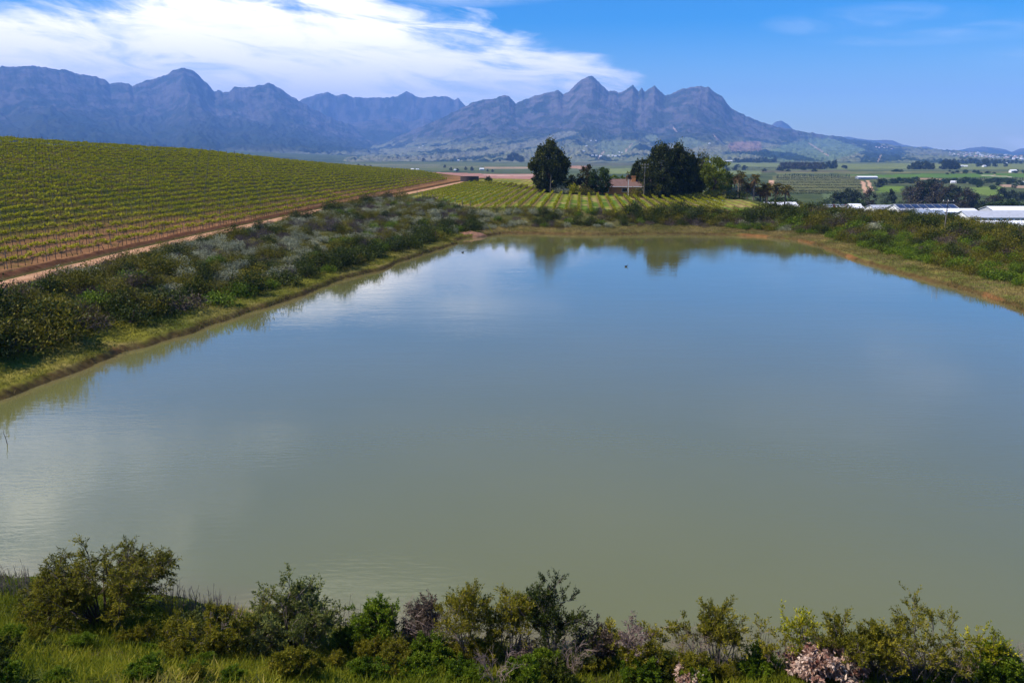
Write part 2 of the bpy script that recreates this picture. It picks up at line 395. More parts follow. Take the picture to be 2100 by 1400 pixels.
def seg_dist(px, py, pts):
    d = np.full(px.shape, 1e9)
    for (ax, ay), (bx, by) in zip(pts[:-1], pts[1:]):
        ex, ey = bx - ax, by - ay; t = np.clip(((px - ax) * ex + (py - ay) * ey) / (ex * ex + ey * ey), 0, 1)
        d = np.minimum(d, np.hypot(px - ax - t * ex, py - ay - t * ey))
    return d
def plan(pts):
    """outline of a field on the plain, from bearings and distances seen in the photograph to plan coordinates"""
    return [tuple(at_z(x, y, -26.5)[:2]) for x, y in pts]
FIELDS = [([(600,334),(2200,334),(2200,352),(600,350)], (.105,.125,.055)),
 ([(855,352.5),(1000,357),(1110,357),(1115,382),(850,382)], (.34,.175,.125)), ([(990,358),(1110,358),(1110,361),(990,361)], (.44,.27,.20)),
 ([(990,343.5),(1105,343.5),(1105,347),(990,346)], (.30,.22,.13)), ([(990,347.5),(1105,347.5),(1105,355),(990,354)], (.085,.105,.045)),
 ([(620,337),(900,337),(900,340),(620,340)], (.15,.155,.085)), ([(700,342),(990,341),(990,344),(700,345)], (.13,.14,.075)),
 ([(1170,341),(1210,341),(1210,347),(1170,346)], (.34,.20,.12)), ([(1238,346),(1300,346),(1300,358),(1238,357)], (.155,.185,.06)), ([(1160,329),(1440,331),(1440,341),(1160,341)], (.10,.105,.06)),
 ([(1445,334),(1602,335),(1602,341.5),(1440,341.5)], (.155,.185,.07)), ([(1715,336.5),(2200,336.5),(2200,348),(1715,347.5)], (.155,.18,.06)), ([(1440,351),(1560,351),(1560,358),(1440,358)], (.15,.18,.07)),
 ([(1590,355),(2200,355),(2200,359),(1590,358)], (.14,.145,.06)), ([(1740,360),(2200,359),(2200,366),(1740,366)], (.085,.155,.03)), ([(1560,350),(1740,351),(1740,355),(1560,355)], (.11,.10,.055)),
 ([(1585,361),(1768,361),(1768,400),(1585,398)], (.125,.13,.05)), ([(1810,383),(1850,383),(1852,397),(1800,397)], (.125,.19,.035)), ([(1990,386),(2060,385),(2050,404),(1995,400)], (.14,.20,.045)),
 ([(1500,382),(1535,382),(1535,396),(1500,396)], (.11,.15,.04)), ([(1690,397),(1740,395),(1790,418),(1690,420)], (.10,.135,.06)), ([(1790,366),(2200,368),(2200,380),(1790,380)], (.10,.115,.05)),
 ([(2055,381),(2110,384),(2110,389),(2055,385)], (.36,.25,.17)), ([(2010,361),(2070,364),(2070,365.2),(2010,362)], (.40,.36,.26)), ([(1880,366),(1935,369),(1935,373),(1880,370)], (.30,.21,.13))]
fm = (GY > 420)
wob = (fbm(GX / 40, GY / 160, 48, 3) - .5)
for poly, colr in FIELDS:
    mk = fm & in_poly(GX + wob * 14, GY + wob * 60, plan(poly)); C[mk] = np.array(colr)
rows_o = np.abs((GY / 26) % 1 - .5) * 2
for pts, wd in (([(1583,371),(1581,384)], 3.2), ([(1769,373),(1772,386),(1778,400)], 2.6), ([(1780,372),(1784,384),(1787,393)], 2.2), ([(2036,361),(2062,365)], 1.5)):
    mk = fm & (seg_dist(GX, GY, plan(pts)) < wd); C[mk] = (.48, .30, .19)
fm2 = smoothstep(430, 800, R_) * .5
C = C * (1 - fm2[..., None]) + C * (.55 + .9 * fbm(GX / 30, GY / 90, 49, 4))[..., None] * fm2[..., None]
ground_me = make_mesh('ground', np.stack([GX, GY, GZ], -1).reshape(-1, 3), [grid_faces(*GX.shape)[:, ::-1]], [], smooth=True)
at = ground_me.attributes.new('soil', 'FLOAT_COLOR', 'POINT')
at.data.foreach_set('color', np.concatenate([C.reshape(-1, 3), np.ones((C.shape[0] * C.shape[1], 1))], 1).astype(np.float32).ravel())
mg, q = new_mat('ground')
a = q.n('ShaderNodeAttribute', attribute_name='soil'); geo = q.n('ShaderNodeNewGeometry')
nf = q.noise(geo.outputs['Position'], 1.4, 8, .68); nl = q.noise(geo.outputs['Position'], .05, 5, .6)
c = q.mix(1.0, a.outputs['Color'], q.ramp(nf, [(.25, (.45, .45, .45)), (.5, (1, 1, 1)), (.75, (1.5, 1.45, 1.4))]), 'MULTIPLY')
c = q.mix(1.0, c, q.ramp(nl, [(.3, (.75, .8, .8)), (.7, (1.2, 1.12, 1.1))]), 'MULTIPLY')
q.link(c, q.p.inputs['Base Color']); q.p.inputs['Roughness'].default_value = .95; q.p.inputs['Specular IOR Level'].default_value = 0
bmp = q.n('ShaderNodeBump'); bmp.inputs['Strength'].default_value = .6; bmp.inputs['Distance'].default_value = .18
q.link(nf, bmp.inputs['Height']); q.link(bmp.outputs[0], q.p.inputs['Normal'])
ground_me.materials.append(mg)
tag(link('ground', ground_me), kind='structure')
# ------------------------------------------------------------------ water
wx = np.arange(SH[:, 0].min() - 3, SH[:, 0].max() + 3, .8); wy = np.arange(SH[:, 1].min() - 3, SH[:, 1].max() + 3, .8)
WX, WY = np.meshgrid(wx, wy); WS = shore_dist(WX, WY); wf = grid_faces(*WX.shape); wf = wf[(WS.ravel()[wf] < 1.5).all(1)]
wm = make_mesh('water', np.stack([WX, WY, 0 * WX], -1).reshape(-1, 3), [wf], [], smooth=True)
if wm.polygons[0].normal.z < 0: wm.flip_normals()
sa = wm.attributes.new('shallow', 'FLOAT', 'POINT'); sa.data.foreach_set('value', smoothstep(-1.9, .3, WS + (fbm(WX / 2, WY / 2, 91, 3) - .5) * 2.2).astype(np.float32).ravel())
mw, q = new_mat('water')
geo = q.n('ShaderNodeNewGeometry'); mp = q.n('ShaderNodeMapping'); q.link(geo.outputs['Position'], mp.inputs[0])
mp.inputs['Rotation'].default_value = (0, 0, radians(-8)); mp.inputs['Scale'].default_value = (.28, 1.0, 1.0)
w1 = q.noise(mp.outputs[0], 4.2, 3, .5, .3); w2 = q.noise(mp.outputs[0], .55, 3, .5, .2); calm = q.noise(geo.outputs['Position'], .07, 3, .5)
hgt = q.m('ADD', q.m('MULTIPLY', w1, q.smooth(calm, .35, .7, .45, 1.25)), q.m('MULTIPLY', w2, 1.2))
bmp = q.n('ShaderNodeBump'); bmp.inputs['Strength'].default_value = .17; bmp.inputs['Distance'].default_value = .035
q.link(hgt, bmp.inputs['Height']); q.link(bmp.outputs[0], q.p.inputs['Normal'])
mud = q.noise(geo.outputs['Position'], .045, 4, .55)
sh_a = q.n('ShaderNodeAttribute', attribute_name='shallow')
q.link(q.mix(sh_a.outputs['Fac'], q.ramp(mud, [(.3, (.128, .130, .040)), (.7, (.144, .142, .046))]), (.150, .122, .048)), q.p.inputs['Base Color'])
q.link(q.smooth(calm, .35, .68, .015, .085), q.p.inputs['Roughness']); q.p.inputs['IOR'].default_value = 1.55; q.p.inputs['Specular IOR Level'].default_value = .5
q.p.inputs['Coat Weight'].default_value = .55; q.p.inputs['Coat Roughness'].default_value = .02; q.p.inputs['Coat IOR'].default_value = 1.33; q.link(bmp.outputs[0], q.p.inputs['Coat Normal'])
wm.materials.append(mw); tag(link('water', wm), kind='structure')
# ------------------------------------------------------------------ mountains
def dir_of(px, py):
    d = ray(px, py); return math.atan2(d[0], d[1]), d[2] / math.hypot(d[0], d[1])
mm, q = new_mat('mountain')
a = q.n('ShaderNodeAttribute', attribute_name='soil'); geo = q.n('ShaderNodeNewGeometry')
nf = q.noise(geo.outputs['Position'], .012, 8, .62)
c = q.mix(1.0, a.outputs['Color'], q.ramp(nf, [(.3, (.72, .72, .72)), (.7, (1.28, 1.28, 1.28))]), 'MULTIPLY')
q.link(c, q.p.inputs['Base Color']); q.p.inputs['Roughness'].default_value = 1.0; q.p.inputs['Specular IOR Level'].default_value = 0
bmp = q.n('ShaderNodeBump'); bmp.inputs['Strength'].default_value = .8; bmp.inputs['Distance'].default_value = 40
q.link(nf, bmp.inputs['Height']); q.link(bmp.outputs[0], q.p.inputs['Normal'])
def mountain(name, prof, R0, R1, power, seed, n_az, n_t, rough, cliff=.0, fields=None, jag=.0015, spur=.3, freq=26):
    P = np.array([dir_of(x, y) for x, y in prof]); a_ = np.linspace(P[0, 0], P[-1, 0], n_az)
    e = np.interp(a_, P[:, 0], P[:, 1])
    e = e + (fbm(a_ * 260, 0 * a_, seed, 4) - .5) * jag * 2
    rr = R1 * (1 + .12 * (fbm(a_ * 7, 0 * a_ + 3, seed + 1, 3) - .5))
    zr = CAM_H + e * rr
    t = np.linspace(0, 1, n_t); A, Tt = np.meshgrid(a_, t)
    r0 = R0 * (1 + .1 * (fbm(A * 9, 0 * A + 1, seed + 2, 3) - .5))
    # spurs: ridges run down from the crest
    warp = A + .07 * (fbm(A * 9, Tt * 2.5, seed + 3, 4) - .5)
    sp = ridged(warp * freq * .8, Tt * 1.9, seed + 4, 5) - .55
    r = r0 + (rr[None] - r0) * Tt
    sh = Tt ** power
    sh = sh * (1 - cliff) + cliff * smoothstep(.70, 1.0, Tt) if cliff else sh
    bump = 4 * Tt * (1 - Tt)
    kw = max(3, n_az // 14) | 1; zs = np.convolve(np.pad(zr, kw // 2, 'edge'), np.hanning(kw + 2)[1:-1] / np.hanning(kw + 2)[1:-1].sum(), 'valid')
    zc = zs[None] + (zr - zs)[None] * smoothstep(.62, 1.0, Tt)
    z = -29 + (zc + 29) * sh
    z = z + (zs[None] + 29) * spur * sp * bump * (.35 + .65 * Tt)
    z = z + (fbm(A * 120, r / 90, seed + 6, 4) - .5) * rough * smoothstep(0.02, .2, Tt) * (1 - smoothstep(.93, 1, Tt))
    lim = CAM_H + (e[None] - .0012 * (1 - Tt) * 8 * (1 - Tt)) * r                        # nothing in front may overtop the crest line
    z = np.where(Tt < 1, np.minimum(z, np.maximum(lim, -29 + (zc + 29) * sh * .9)), z)
    # the far side falls away
    rb = rr[None] + np.array([250, 900])[:, None]; zb = -29 + (zr[None] + 29) * np.array([.75, 0])[:, None]
    A2 = np.concatenate([A, A[:2]]); r2 = np.concatenate([r, rb]); z2 = np.concatenate([z, zb])
    X = r2 * np.sin(A2); Y = r2 * np.cos(A2)
    n = fbm(X / 300, Y / 500, seed + 8, 5); n_f = fbm(X / 90, Y / 160, seed + 9, 4)
    tt = np.concatenate([Tt, np.ones((2, n_az))])
    col = np.zeros(X.shape + (3,)) + np.array([.036, .044, .030])
    col = lerp(col, (.022, .034, .022), smoothstep(.42, .62, n))
    rock = smoothstep(.62, .85, tt + (n_f - .5) * .5)
    col = lerp(col, (.095, .085, .082), rock * smoothstep(.35, .6, n_f))
    if fields is not None:
        px, py, _ = to_px(np.stack([X, Y, z2], -1)); fields(px, py, col, n, n_f, tt, X, Y)
    me = make_mesh(name, np.stack([X, Y, z2], -1).reshape(-1, 3), [grid_faces(*X.shape)[:, ::-1]], [mm], smooth=True)
    at = me.attributes.new('soil', 'FLOAT_COLOR', 'POINT')
    at.data.foreach_set('color', np.concatenate([col.reshape(-1, 3), np.ones((col.shape[0] * col.shape[1], 1))], 1).astype(np.float32).ravel())
    tag(link(name, me), kind='structure'); return X, Y, z2
prB = [(-260,165),(-120,150),(0,138),(60,135),(100,140),(135,143),(165,152),(205,160),(218,165),(225,172),(250,170),(272,176),(300,164),(320,162),(340,154),(355,144),(378,139),(395,145),(415,162),(425,170),(438,188),(447,185),(458,190),(470,188),(480,178),(495,180),(510,178),(530,176),(550,171),(560,175),(580,185),(610,205),(640,222),(680,242),(740,264),(800,286),(860,308),(910,330)]
prA = [(540,270),(580,240),(600,220),(620,203),(650,194),(672,188),(690,197),(705,192),(725,200),(760,200),(800,200),(815,197),(833,187),(852,197),(870,201),(890,198),(915,198),(932,206),(940,202),(953,216),(990,240),(1050,270)]
prA2 = [(600,310),(660,275),(700,255),(760,247),(815,243),(840,250),(870,242),(895,250),(940,270),(1000,300)]
prC = [(600,334),(640,331),(700,318),(760,300),(800,288),(850,265),(900,245),(950,220),(965,212),(985,206),(1010,203),(1022,200),(1032,194),(1045,199),(1058,212),(1075,205),(1095,197),(1115,192),(1145,185),(1155,193),(1165,190),(1180,174),(1195,162),(1208,155),(1220,160),(1235,175),(1248,188),(1260,186),(1268,192),(1280,186),(1298,175),(1310,188),(1316,180),(1322,190),(1330,183),(1342,175),(1352,186),(1365,198),(1380,190),(1400,182),(1430,176),(1455,180),(1465,190),(1480,197),(1492,215),(1510,228),(1550,247),(1600,262),(1650,270),(1700,277),(1760,288),(1800,293),(1850,300),(1900,304),(1950,308),(2000,312),(2060,316),(2100,318),(2300,324),(2450,328)]
prD = [(1560,275),(1575,262),(1590,250),(1602,247),(1615,255),(1630,268),(1660,278),(1740,281),(1765,285),(1790,288),(1812,287),(1830,288),(1850,296),(1880,302),(1900,301),(1920,306),(1960,310),(1990,303),(2015,301),(2035,303),(2060,306),(2075,312),(2090,305),(2120,302),(2200,308),(2350,312)]
def fields_C(px, py, col, n, nf, tt, X, Y):
    def put(mask, c, f=1.0):
        col[mask] = col[mask] * (1 - f) + np.array(c) * f
    low = smoothstep(270, 300, py + (n - .5) * 40)
    wv = px + (nf - .5) * 10; hv = py + (n - .5) * 5
    # fields on the foot of the range, split by dark belts of wood
    cell = np.floor(px / 46 + py * .35) * 13 + np.floor(py / 7.5 + .012 * px)
    rnd = _hash(cell, cell * 0 + 3, 77)
    g = np.stack([.115 + .06 * rnd, .135 + .035 * rnd, .07 + .03 * rnd], -1)
    wood = smoothstep(.50, .56, n * .65 + nf * .35)
    lowm = low * (1 - wood)
    col[:] = col * (1 - lowm[..., None]) + g * lowm[..., None]
    put(low * wood > .5, (.020, .035, .022), .8)
    G = (.125, .15, .075)
    put(in_poly(wv, hv, [(1560,330),(1568,312),(1610,296),(1660,285),(1700,283),(1722,290),(1780,308),(1700,330)]), (.115, .155, .075))
    put(in_poly(px, py, [(1492,301),(1496,293),(1512,291),(1560,290),(1562,304),(1500,308)]), (.22, .145, .11))
    put(in_poly(px, py, [(1504,304),(1562,303),(1562,309),(1500,310)]), (.17, .12, .09))
    put(in_poly(wv, hv, [(700,332),(990,309),(1090,289),(1160,268),(1190,272),(1120,296),(1000,318),(860,334)]), (.15, .15, .10))
    put(in_poly(wv, hv, [(1385,303),(1394,283),(1412,281),(1450,294),(1420,303)]), (.12, .145, .08))
    put(in_poly(wv, hv, [(1225,300),(1240,287),(1300,288),(1310,296),(1280,316),(1225,318)]), (.12, .145, .08))
    put(in_poly(wv, hv, [(1880,316),(1890,309),(1942,311),(1930,318)]), (.15, .15, .09))
    put(in_poly(wv, hv, [(1316,287),(1325,278),(1346,277),(1350,287)]), (.13, .155, .085))
    put(in_poly(wv, hv, [(1760,330),(1775,315),(1800,307),(1860,315),(1840,330)]), (.025, .04, .028))
    put(in_poly(wv, hv, [(1530,312),(1560,309),(1640,316),(1690,330),(1640,330),(1560,320)]), (.02, .035, .022))
    for pts in ([(1658,293),(1700,320)], [(1464,278),(1478,290)], [(1381,262),(1388,271)], [(1807,318),(1801,330)], [(1296,296),(1280,314)], [(1240,310),(1225,326)]):
        put(seg_dist(px, py, pts) < .9, (.42, .30, .24))
    strata = smoothstep(.55, .9, np.sin(py * .55 + n * 5 + px * .01) * .5 + .5) * smoothstep(262, 200, py) * smoothstep(.4, .6, nf)
    col[:] = col * (1 - .55 * strata[..., None]) + np.array([.15, .12, .11]) * .55 * strata[..., None]
def fields_B(px, py, col, n, nf, tt, X, Y):
    low = smoothstep(300, 316, py + (n - .5) * 14) * (px > 380) * (1 - smoothstep(.5, .56, n * .6 + nf * .4))
    col[:] = col * (1 - low[..., None]) + np.array([.14, .15, .10]) * low[..., None]
mountain('mountain_range', prB, 5200, 12000, 1.6, 11, 620, 110, 75, .25, fields_B, jag=.0016, spur=.32, freq=22)
mountain('mountain_range', prA, 11000, 13800, 1.2, 23, 300, 70, 90, .45, None, jag=.0012, spur=.26, freq=34)
mountain('mountain_range', prA2, 9000, 12400, 1.3, 29, 220, 50, 50, .0, None, jag=.0008, spur=.25, freq=34)
MCX, MCY, MCZ = mountain('mountain_range', prC, 3300, 9800, 2.1, 37, 1100, 190, 62, .26, fields_C, jag=.0014, spur=.24, freq=20)
mountain('mountain_range', prD, 13500, 14500, 1.2, 51, 260, 30, 30, .0, None, jag=.0004, spur=.2, freq=40)
# ------------------------------------------------------------------ plant materials (stops run from one leaf colour to another; tint picks among them)
rng = np.random.default_rng(7)
m_dark = leaf_mat('dark_green_leaf', [(0, (.012, .020, .003)), (.45, (.036, .052, .006)), (1, (.10, .115, .012))], .22)
m_olive = leaf_mat('olive_leaf', [(0, (.040, .038, .004)), (.45, (.115, .105, .008)), (1, (.25, .21, .020))], .3)
m_bright = leaf_mat('bright_green_leaf', [(0, (.034, .060, .004)), (.45, (.095, .155, .008)), (1, (.22, .27, .020))], .3)
m_silver = leaf_mat('silver_leaf', [(0, (.10, .105, .050)), (.45, (.27, .275, .155)), (1, (.50, .49, .32))], .15)
m_brown = leaf_mat('brown_leaf', [(0, (.035, .024, .018)), (.45, (.085, .060, .042)), (1, (.17, .125, .085))], .2)
m_purple = leaf_mat('purple_brown_leaf', [(0, (.040, .030, .030)), (.5, (.085, .066, .062)), (1, (.15, .12, .11))], .15)
m_vine = leaf_mat('vine_leaf', [(0, (.080, .10, .003)), (.45, (.275, .275, .006)), (1, (.55, .48, .020))], .38)
m_grass = leaf_mat('grass_blade', [(0, (.070, .10, .006)), (.45, (.19, .205, .010)), (.8, (.32, .29, .022)), (1, (.42, .32, .09))], .42)
m_dry = leaf_mat('dry_grass_blade', [(0, (.09, .09, .02)), (.4, (.19, .15, .045)), (1, (.33, .24, .10))], .3)
m_shelf = leaf_mat('shelf_grass_blade', [(0, (.065, .075, .010)), (.5, (.17, .165, .020)), (1, (.27, .23, .05))], .3)
m_litter = leaf_mat('dry_leaf', [(0, (.14, .05, .035)), (.4, (.40, .24, .17)), (1, (.72, .56, .44))], .2)
m_palm = leaf_mat('palm_leaf', [(0, (.045, .048, .010)), (.5, (.12, .105, .022)), (1, (.26, .17, .05))], .3)
m_palmdry = leaf_mat('dry_palm_leaf', [(0, (.10, .055, .025)), (.5, (.20, .12, .055)), (1, (.32, .21, .11))], .25)
m_far = leaf_mat('far_tree_leaf', [(0, (.014, .022, .010)), (.5, (.032, .045, .018)), (1, (.07, .085, .03))], .15)
m_fardull = leaf_mat('far_dull_leaf', [(0, (.030, .026, .016)), (.5, (.060, .050, .030)), (1, (.10, .085, .05))], .15)
m_pale = leaf_mat('pale_green_leaf', [(0, (.05, .075, .035)), (.5, (.10, .13, .06)), (1, (.16, .20, .09))], .2)
m_bark = flat_mat('bark', (.075, .052, .038), .9, .4, 6)
m_twig = flat_mat('grey_twig', (.17, .135, .115), .9, .35, 9)
m_vinebark = flat_mat('vine_bark', (.050, .036, .026), .9, .4, 12)
m_palmbark = flat_mat('palm_bark', (.17, .135, .10), .9, .35, 5)
m_wood = flat_mat('weathered_wood', (.16, .135, .11), .9, .3, 8)
ORD = ['first','second','third','fourth','fifth','sixth','seventh','eighth','ninth','tenth','eleventh','twelfth','thirteenth','fourteenth','fifteenth','sixteenth','seventeenth','eighteenth','nineteenth','twentieth',
       'twenty-first','twenty-second','twenty-third','twenty-fourth','twenty-fifth','twenty-sixth','twenty-seventh','twenty-eighth','twenty-ninth','thirtieth']
REG = []                                  # (object, what it looks like, where it stands, px, py)
def unit(n):
    v = rng.normal(size=(n, 3)); return v / np.linalg.norm(v, axis=1)[:, None]
def put(o, desc, where, cat, group):
    P = np.array(o.location); px, py, _ = to_px(P)
    REG.append((o, desc, where, float(px), float(py))); tag(o, None, cat, group)
# ------------------------------------------------------------------ bank shrubs: many small leaves in clumps, a few stems
def shrub_mesh(name, mat, w, h, ncl, nl, L, W, lob=.30, up=.3, stems=6, flat=.0, stem_m=None):
    b = MB()
    th = rng.uniform(0, 2 * pi, ncl); rr = np.sqrt(rng.uniform(0.02, 1, ncl)); zz = rng.uniform(.25, 1, ncl)
    prof = np.sqrt(np.clip(1 - (rr * .92) ** 2.2, 0.05, 1))
    C = np.stack([np.cos(th) * rr * w / 2, np.sin(th) * rr * w / 2, np.maximum(h * prof * zz * rng.uniform(.7, 1.12, ncl), .06 * h)], 1)
    R = rng.uniform(.6, 1.2, ncl) * lob * min(w, h * 1.5) * .5
    tc = rng.uniform(.15, .75, ncl)
    P = (C[:, None] + rng.normal(size=(ncl, nl, 3)) * R[:, None, None] * np.array([.75, .75, .6])).reshape(-1, 3)
    P[:, 2] = np.maximum(P[:, 2], .02)
    out = (P - np.repeat(C, nl, 0)); D = unit(len(P)) * .8 + out / (np.linalg.norm(out, axis=1)[:, None] + 1e-6) * .6 + np.array([0, 0, up])
    t = np.clip(np.repeat(tc, nl) + rng.normal(size=len(P)) * .14, 0, 1)
    b.leaves(P, D, rng.uniform(.7, 1.3, len(P)) * L, rng.uniform(.7, 1.3, len(P)) * W, t, 0, rng)
    for k in range(stems):
        c = C[rng.integers(ncl)]; b.tube([(0, 0, -.1), c * np.array([.45, .45, .5]) + rng.normal(size=3) * .05, c], [.035 * h, .022 * h, .008 * h], 4, 1, cap=False)
    return b.mesh(name, [mat, stem_m or m_bark])
SHR = {
 'silver': [shrub_mesh('silver_shrub', m_silver, 2.0, .95, 34, 34, .15, .055, .34) for _ in range(3)],
 'dark': [shrub_mesh('dark_shrub', m_dark, 2.2, 1.6, 40, 36, .17, .075, .34) for _ in range(3)],
 'olive': [shrub_mesh('olive_shrub', m_olive, 2.2, 1.35, 38, 34, .16, .06, .32) for _ in range(3)],
 'bright': [shrub_mesh('bright_shrub', m_bright, 2.0, 1.05, 34, 32, .17, .08, .32) for _ in range(3)],
 'brown': [shrub_mesh('brown_shrub', m_brown, 2.0, 1.2, 30, 30, .17, .05, .34, stems=12, stem_m=m_twig) for _ in range(2)],
 'purple': [shrub_mesh('purple_shrub', m_purple, 2.1, 1.15, 34, 32, .18, .035, .34, up=.7, stems=16, stem_m=m_twig) for _ in range(2)],
}
KNAME = {'silver': 'silver_shrub', 'dark': 'dark_shrub', 'olive': 'olive_shrub', 'bright': 'bright_shrub', 'brown': 'brown_shrub', 'purple': 'bare_shrub'}
KDESC = {'silver': 'silver-grey shrub', 'dark': 'dark green shrub', 'olive': 'olive green shrub', 'bright': 'bright green shrub', 'brown': 'dry brown shrub', 'purple': 'purplish twiggy shrub'}
def in_view(x, y, z=2.0, m=160):
    px, py, d = to_px(np.stack([x, y, np.broadcast_to(z, np.shape(x))], -1)); return (px > -m) & (px < 2100 + m) & (d > 0)
def scatter(n, box, ok, mind):
    """points at least mind apart where ok holds"""
    X = rng.uniform(box[0], box[1], n * 30); Y = rng.uniform(box[2], box[3], n * 30)
    k = ok(X, Y) & in_view(X, Y); X, Y = X[k], Y[k]; keep = np.zeros((0, 2))
    for x, y in zip(X, Y):
        if len(keep) == 0 or np.min((keep[:, 0] - x) ** 2 + (keep[:, 1] - y) ** 2) > mind ** 2:
            keep = np.vstack([keep, (x, y)])
            if len(keep) >= n: break
    return keep
def plant(kind, x, y, s, where, group):
    me = SHR[kind][rng.integers(len(SHR[kind]))]
    o = link(KNAME[kind], me, None, (x, y, zat(x, y) - .05), rng.uniform(0, 6.28), (s * rng.uniform(.85, 1.2), s * rng.uniform(.85, 1.2), s * rng.uniform(.8, 1.15)))
    size = 'large' if s > 1.25 else ('small' if s < .9 else 'medium')
    put(o, size + ' ' + KDESC[kind], where, 'shrub', group)
# left bank
def ok_left(X, Y):
    s = shore_dist(X, Y); W, ws = bank_dims(X, Y); u, v = uv_of(X, Y)
    return (s > ws + .5) & (u - np.interp(v, TRV, TRU) > 3.6) & (Y > 38) & (s < 60) & (X < -3) & (v < np.interp(u, V0U, V0V) - 3) & ((u < -20) | (Y < 146))
pts = scatter(620, (-60, 0, 38, 224), ok_left, 1.3)
sL = shore_dist(pts[:, 0], pts[:, 1]); WL, wsL = bank_dims(pts[:, 0], pts[:, 1])
for (x, y), s, ws in zip(pts, sL, wsL):
    u, v = uv_of(x, y); k = s - ws; f = fbm(np.array([x / 7.]), np.array([y / 7.]), 61, 3)[0]; f2 = fbm(np.array([x / 5.]), np.array([y / 5.]), 62, 3)[0]
    top = u - np.interp(v, TRV, TRU) < 6.5
    if y < 74: pr = dict(dark=.30, olive=.46, silver=.04, bright=.12, brown=.06, purple=.02)
    elif k < 3.2: pr = dict(dark=.58, olive=.14, silver=.08, bright=.16, brown=.02, purple=.02)
    else: pr = dict(dark=.10, olive=.34, silver=.30, bright=.06, brown=.07, purple=.13)
    if f > .54 and y >= 78 and k >= 3.2: pr['silver'] = pr['silver'] * 3.5
    elif y < 100: pr['silver'] *= .5
    if f2 > .57: pr['purple'] *= 3.5; pr['brown'] *= 2
    ks = list(pr); p = np.array([pr[q_] for q_ in ks]); kind = ks[rng.choice(len(ks), p=p / p.sum())]
    sc_ = rng.uniform(.8, 1.25) * (1.15 if k < 4 else .95) * np.interp(y, [55, 75, 95], [1.42, 1.2, 1.0])
    zone = 'by the shelf' if k < 3.2 else ('by the track' if top else 'mid-slope')
    part = 'at the left bank\'s near end' if y < 66 else ('in the left bank\'s middle' if y < 98 else 'at the left bank\'s far end')
    plant(kind, x, y, sc_, zone + ' ' + part, 'shrubs on the left bank')
for k in range(26):
    v = rng.uniform(160, 222); u = np.interp(v, TRV, TRU) + rng.uniform(2.6, 5.5); x, y = xy_of(u, v)
    plant(rng.choice(['olive', 'dark', 'purple', 'silver'], p=[.45, .25, .12, .18]), x, y, rng.uniform(1.2, 1.6), 'by the track at the left bank\'s far end', 'shrubs on the left bank')
# far bank
def ok_far(X, Y):
    s = shore_dist(X, Y); W, ws = bank_dims(X, Y)
    return (Y > 146) & (X > -14) & (X < 62) & (s > ws + .6) & (s < np.interp(X, [-14, 20, 45, 62], [14, 13, 17, 22]))
pts = scatter(200, (-14, 62, 146, 190), ok_far, 1.3)
sF = shore_dist(pts[:, 0], pts[:, 1]); WF, wsF = bank_dims(pts[:, 0], pts[:, 1])
for (x, y), s, ws in zip(pts, sF, wsF):
    k = s - ws
    if x < 18: pr = dict(silver=.34, dark=.20, olive=.18, bright=.12, brown=.12, purple=.06)
    else: pr = dict(silver=.06, dark=.24, olive=.30, bright=.28 if k < 4 else .06, brown=.22, purple=.02)
    ks = list(pr); p = np.array([pr[q_] for q_ in ks]); kind = ks[rng.choice(len(ks), p=p / p.sum())]
    sc_ = rng.uniform(.75, 1.15) * (1.5 if x > 24 and k > 4 else 1.0)
    plant(kind, x, y, sc_, ('low on far bank' if k < 4 else 'atop far bank') + (' left of tall tree' if x < 2 else (' below the brick house' if x < 34 else ' below the palms')), 'shrubs on the far bank')
# right bank
def ok_right(X, Y):
    s = shore_dist(X, Y); W, ws = bank_dims(X, Y)
    return (X > 44) & (Y > 62) & (Y < 192) & (s > ws + .5) & (s < W + np.interp(Y, [110, 140], [5, 14])) & ((X > 60) | (Y < 158))
pts = scatter(390, (44, 115, 62, 192), ok_right, 1.5)
sR = shore_dist(pts[:, 0], pts[:, 1]); WR, wsR = bank_dims(pts[:, 0], pts[:, 1])
for (x, y), s, ws, W in zip(pts, sR, wsR, WR):
    k = (s - ws) / (W - ws)
    if k < .38: pr = dict(bright=.66, olive=.16, dark=.10, brown=.06, silver=.02)
    elif k < .7: pr = dict(bright=.22, olive=.36, dark=.18, brown=.20, silver=.04)
    else: pr = dict(bright=.05, olive=.48, dark=.28, brown=.17, silver=.02)
    ks = list(pr); p = np.array([pr[q_] for q_ in ks]); kind = ks[rng.choice(len(ks), p=p / p.sum())]
    sc_ = rng.uniform(.85, 1.3) * (1.28 if k > .5 else .95)
    plant(kind, x, y, sc_, ('low on right bank' if k < .38 else ('midway up right bank' if k < .7 else 'atop right bank')) + (' near frame edge' if y < 108 else (' below the long sheds' if y < 138 else ' below the palms')), 'shrubs on the right bank')
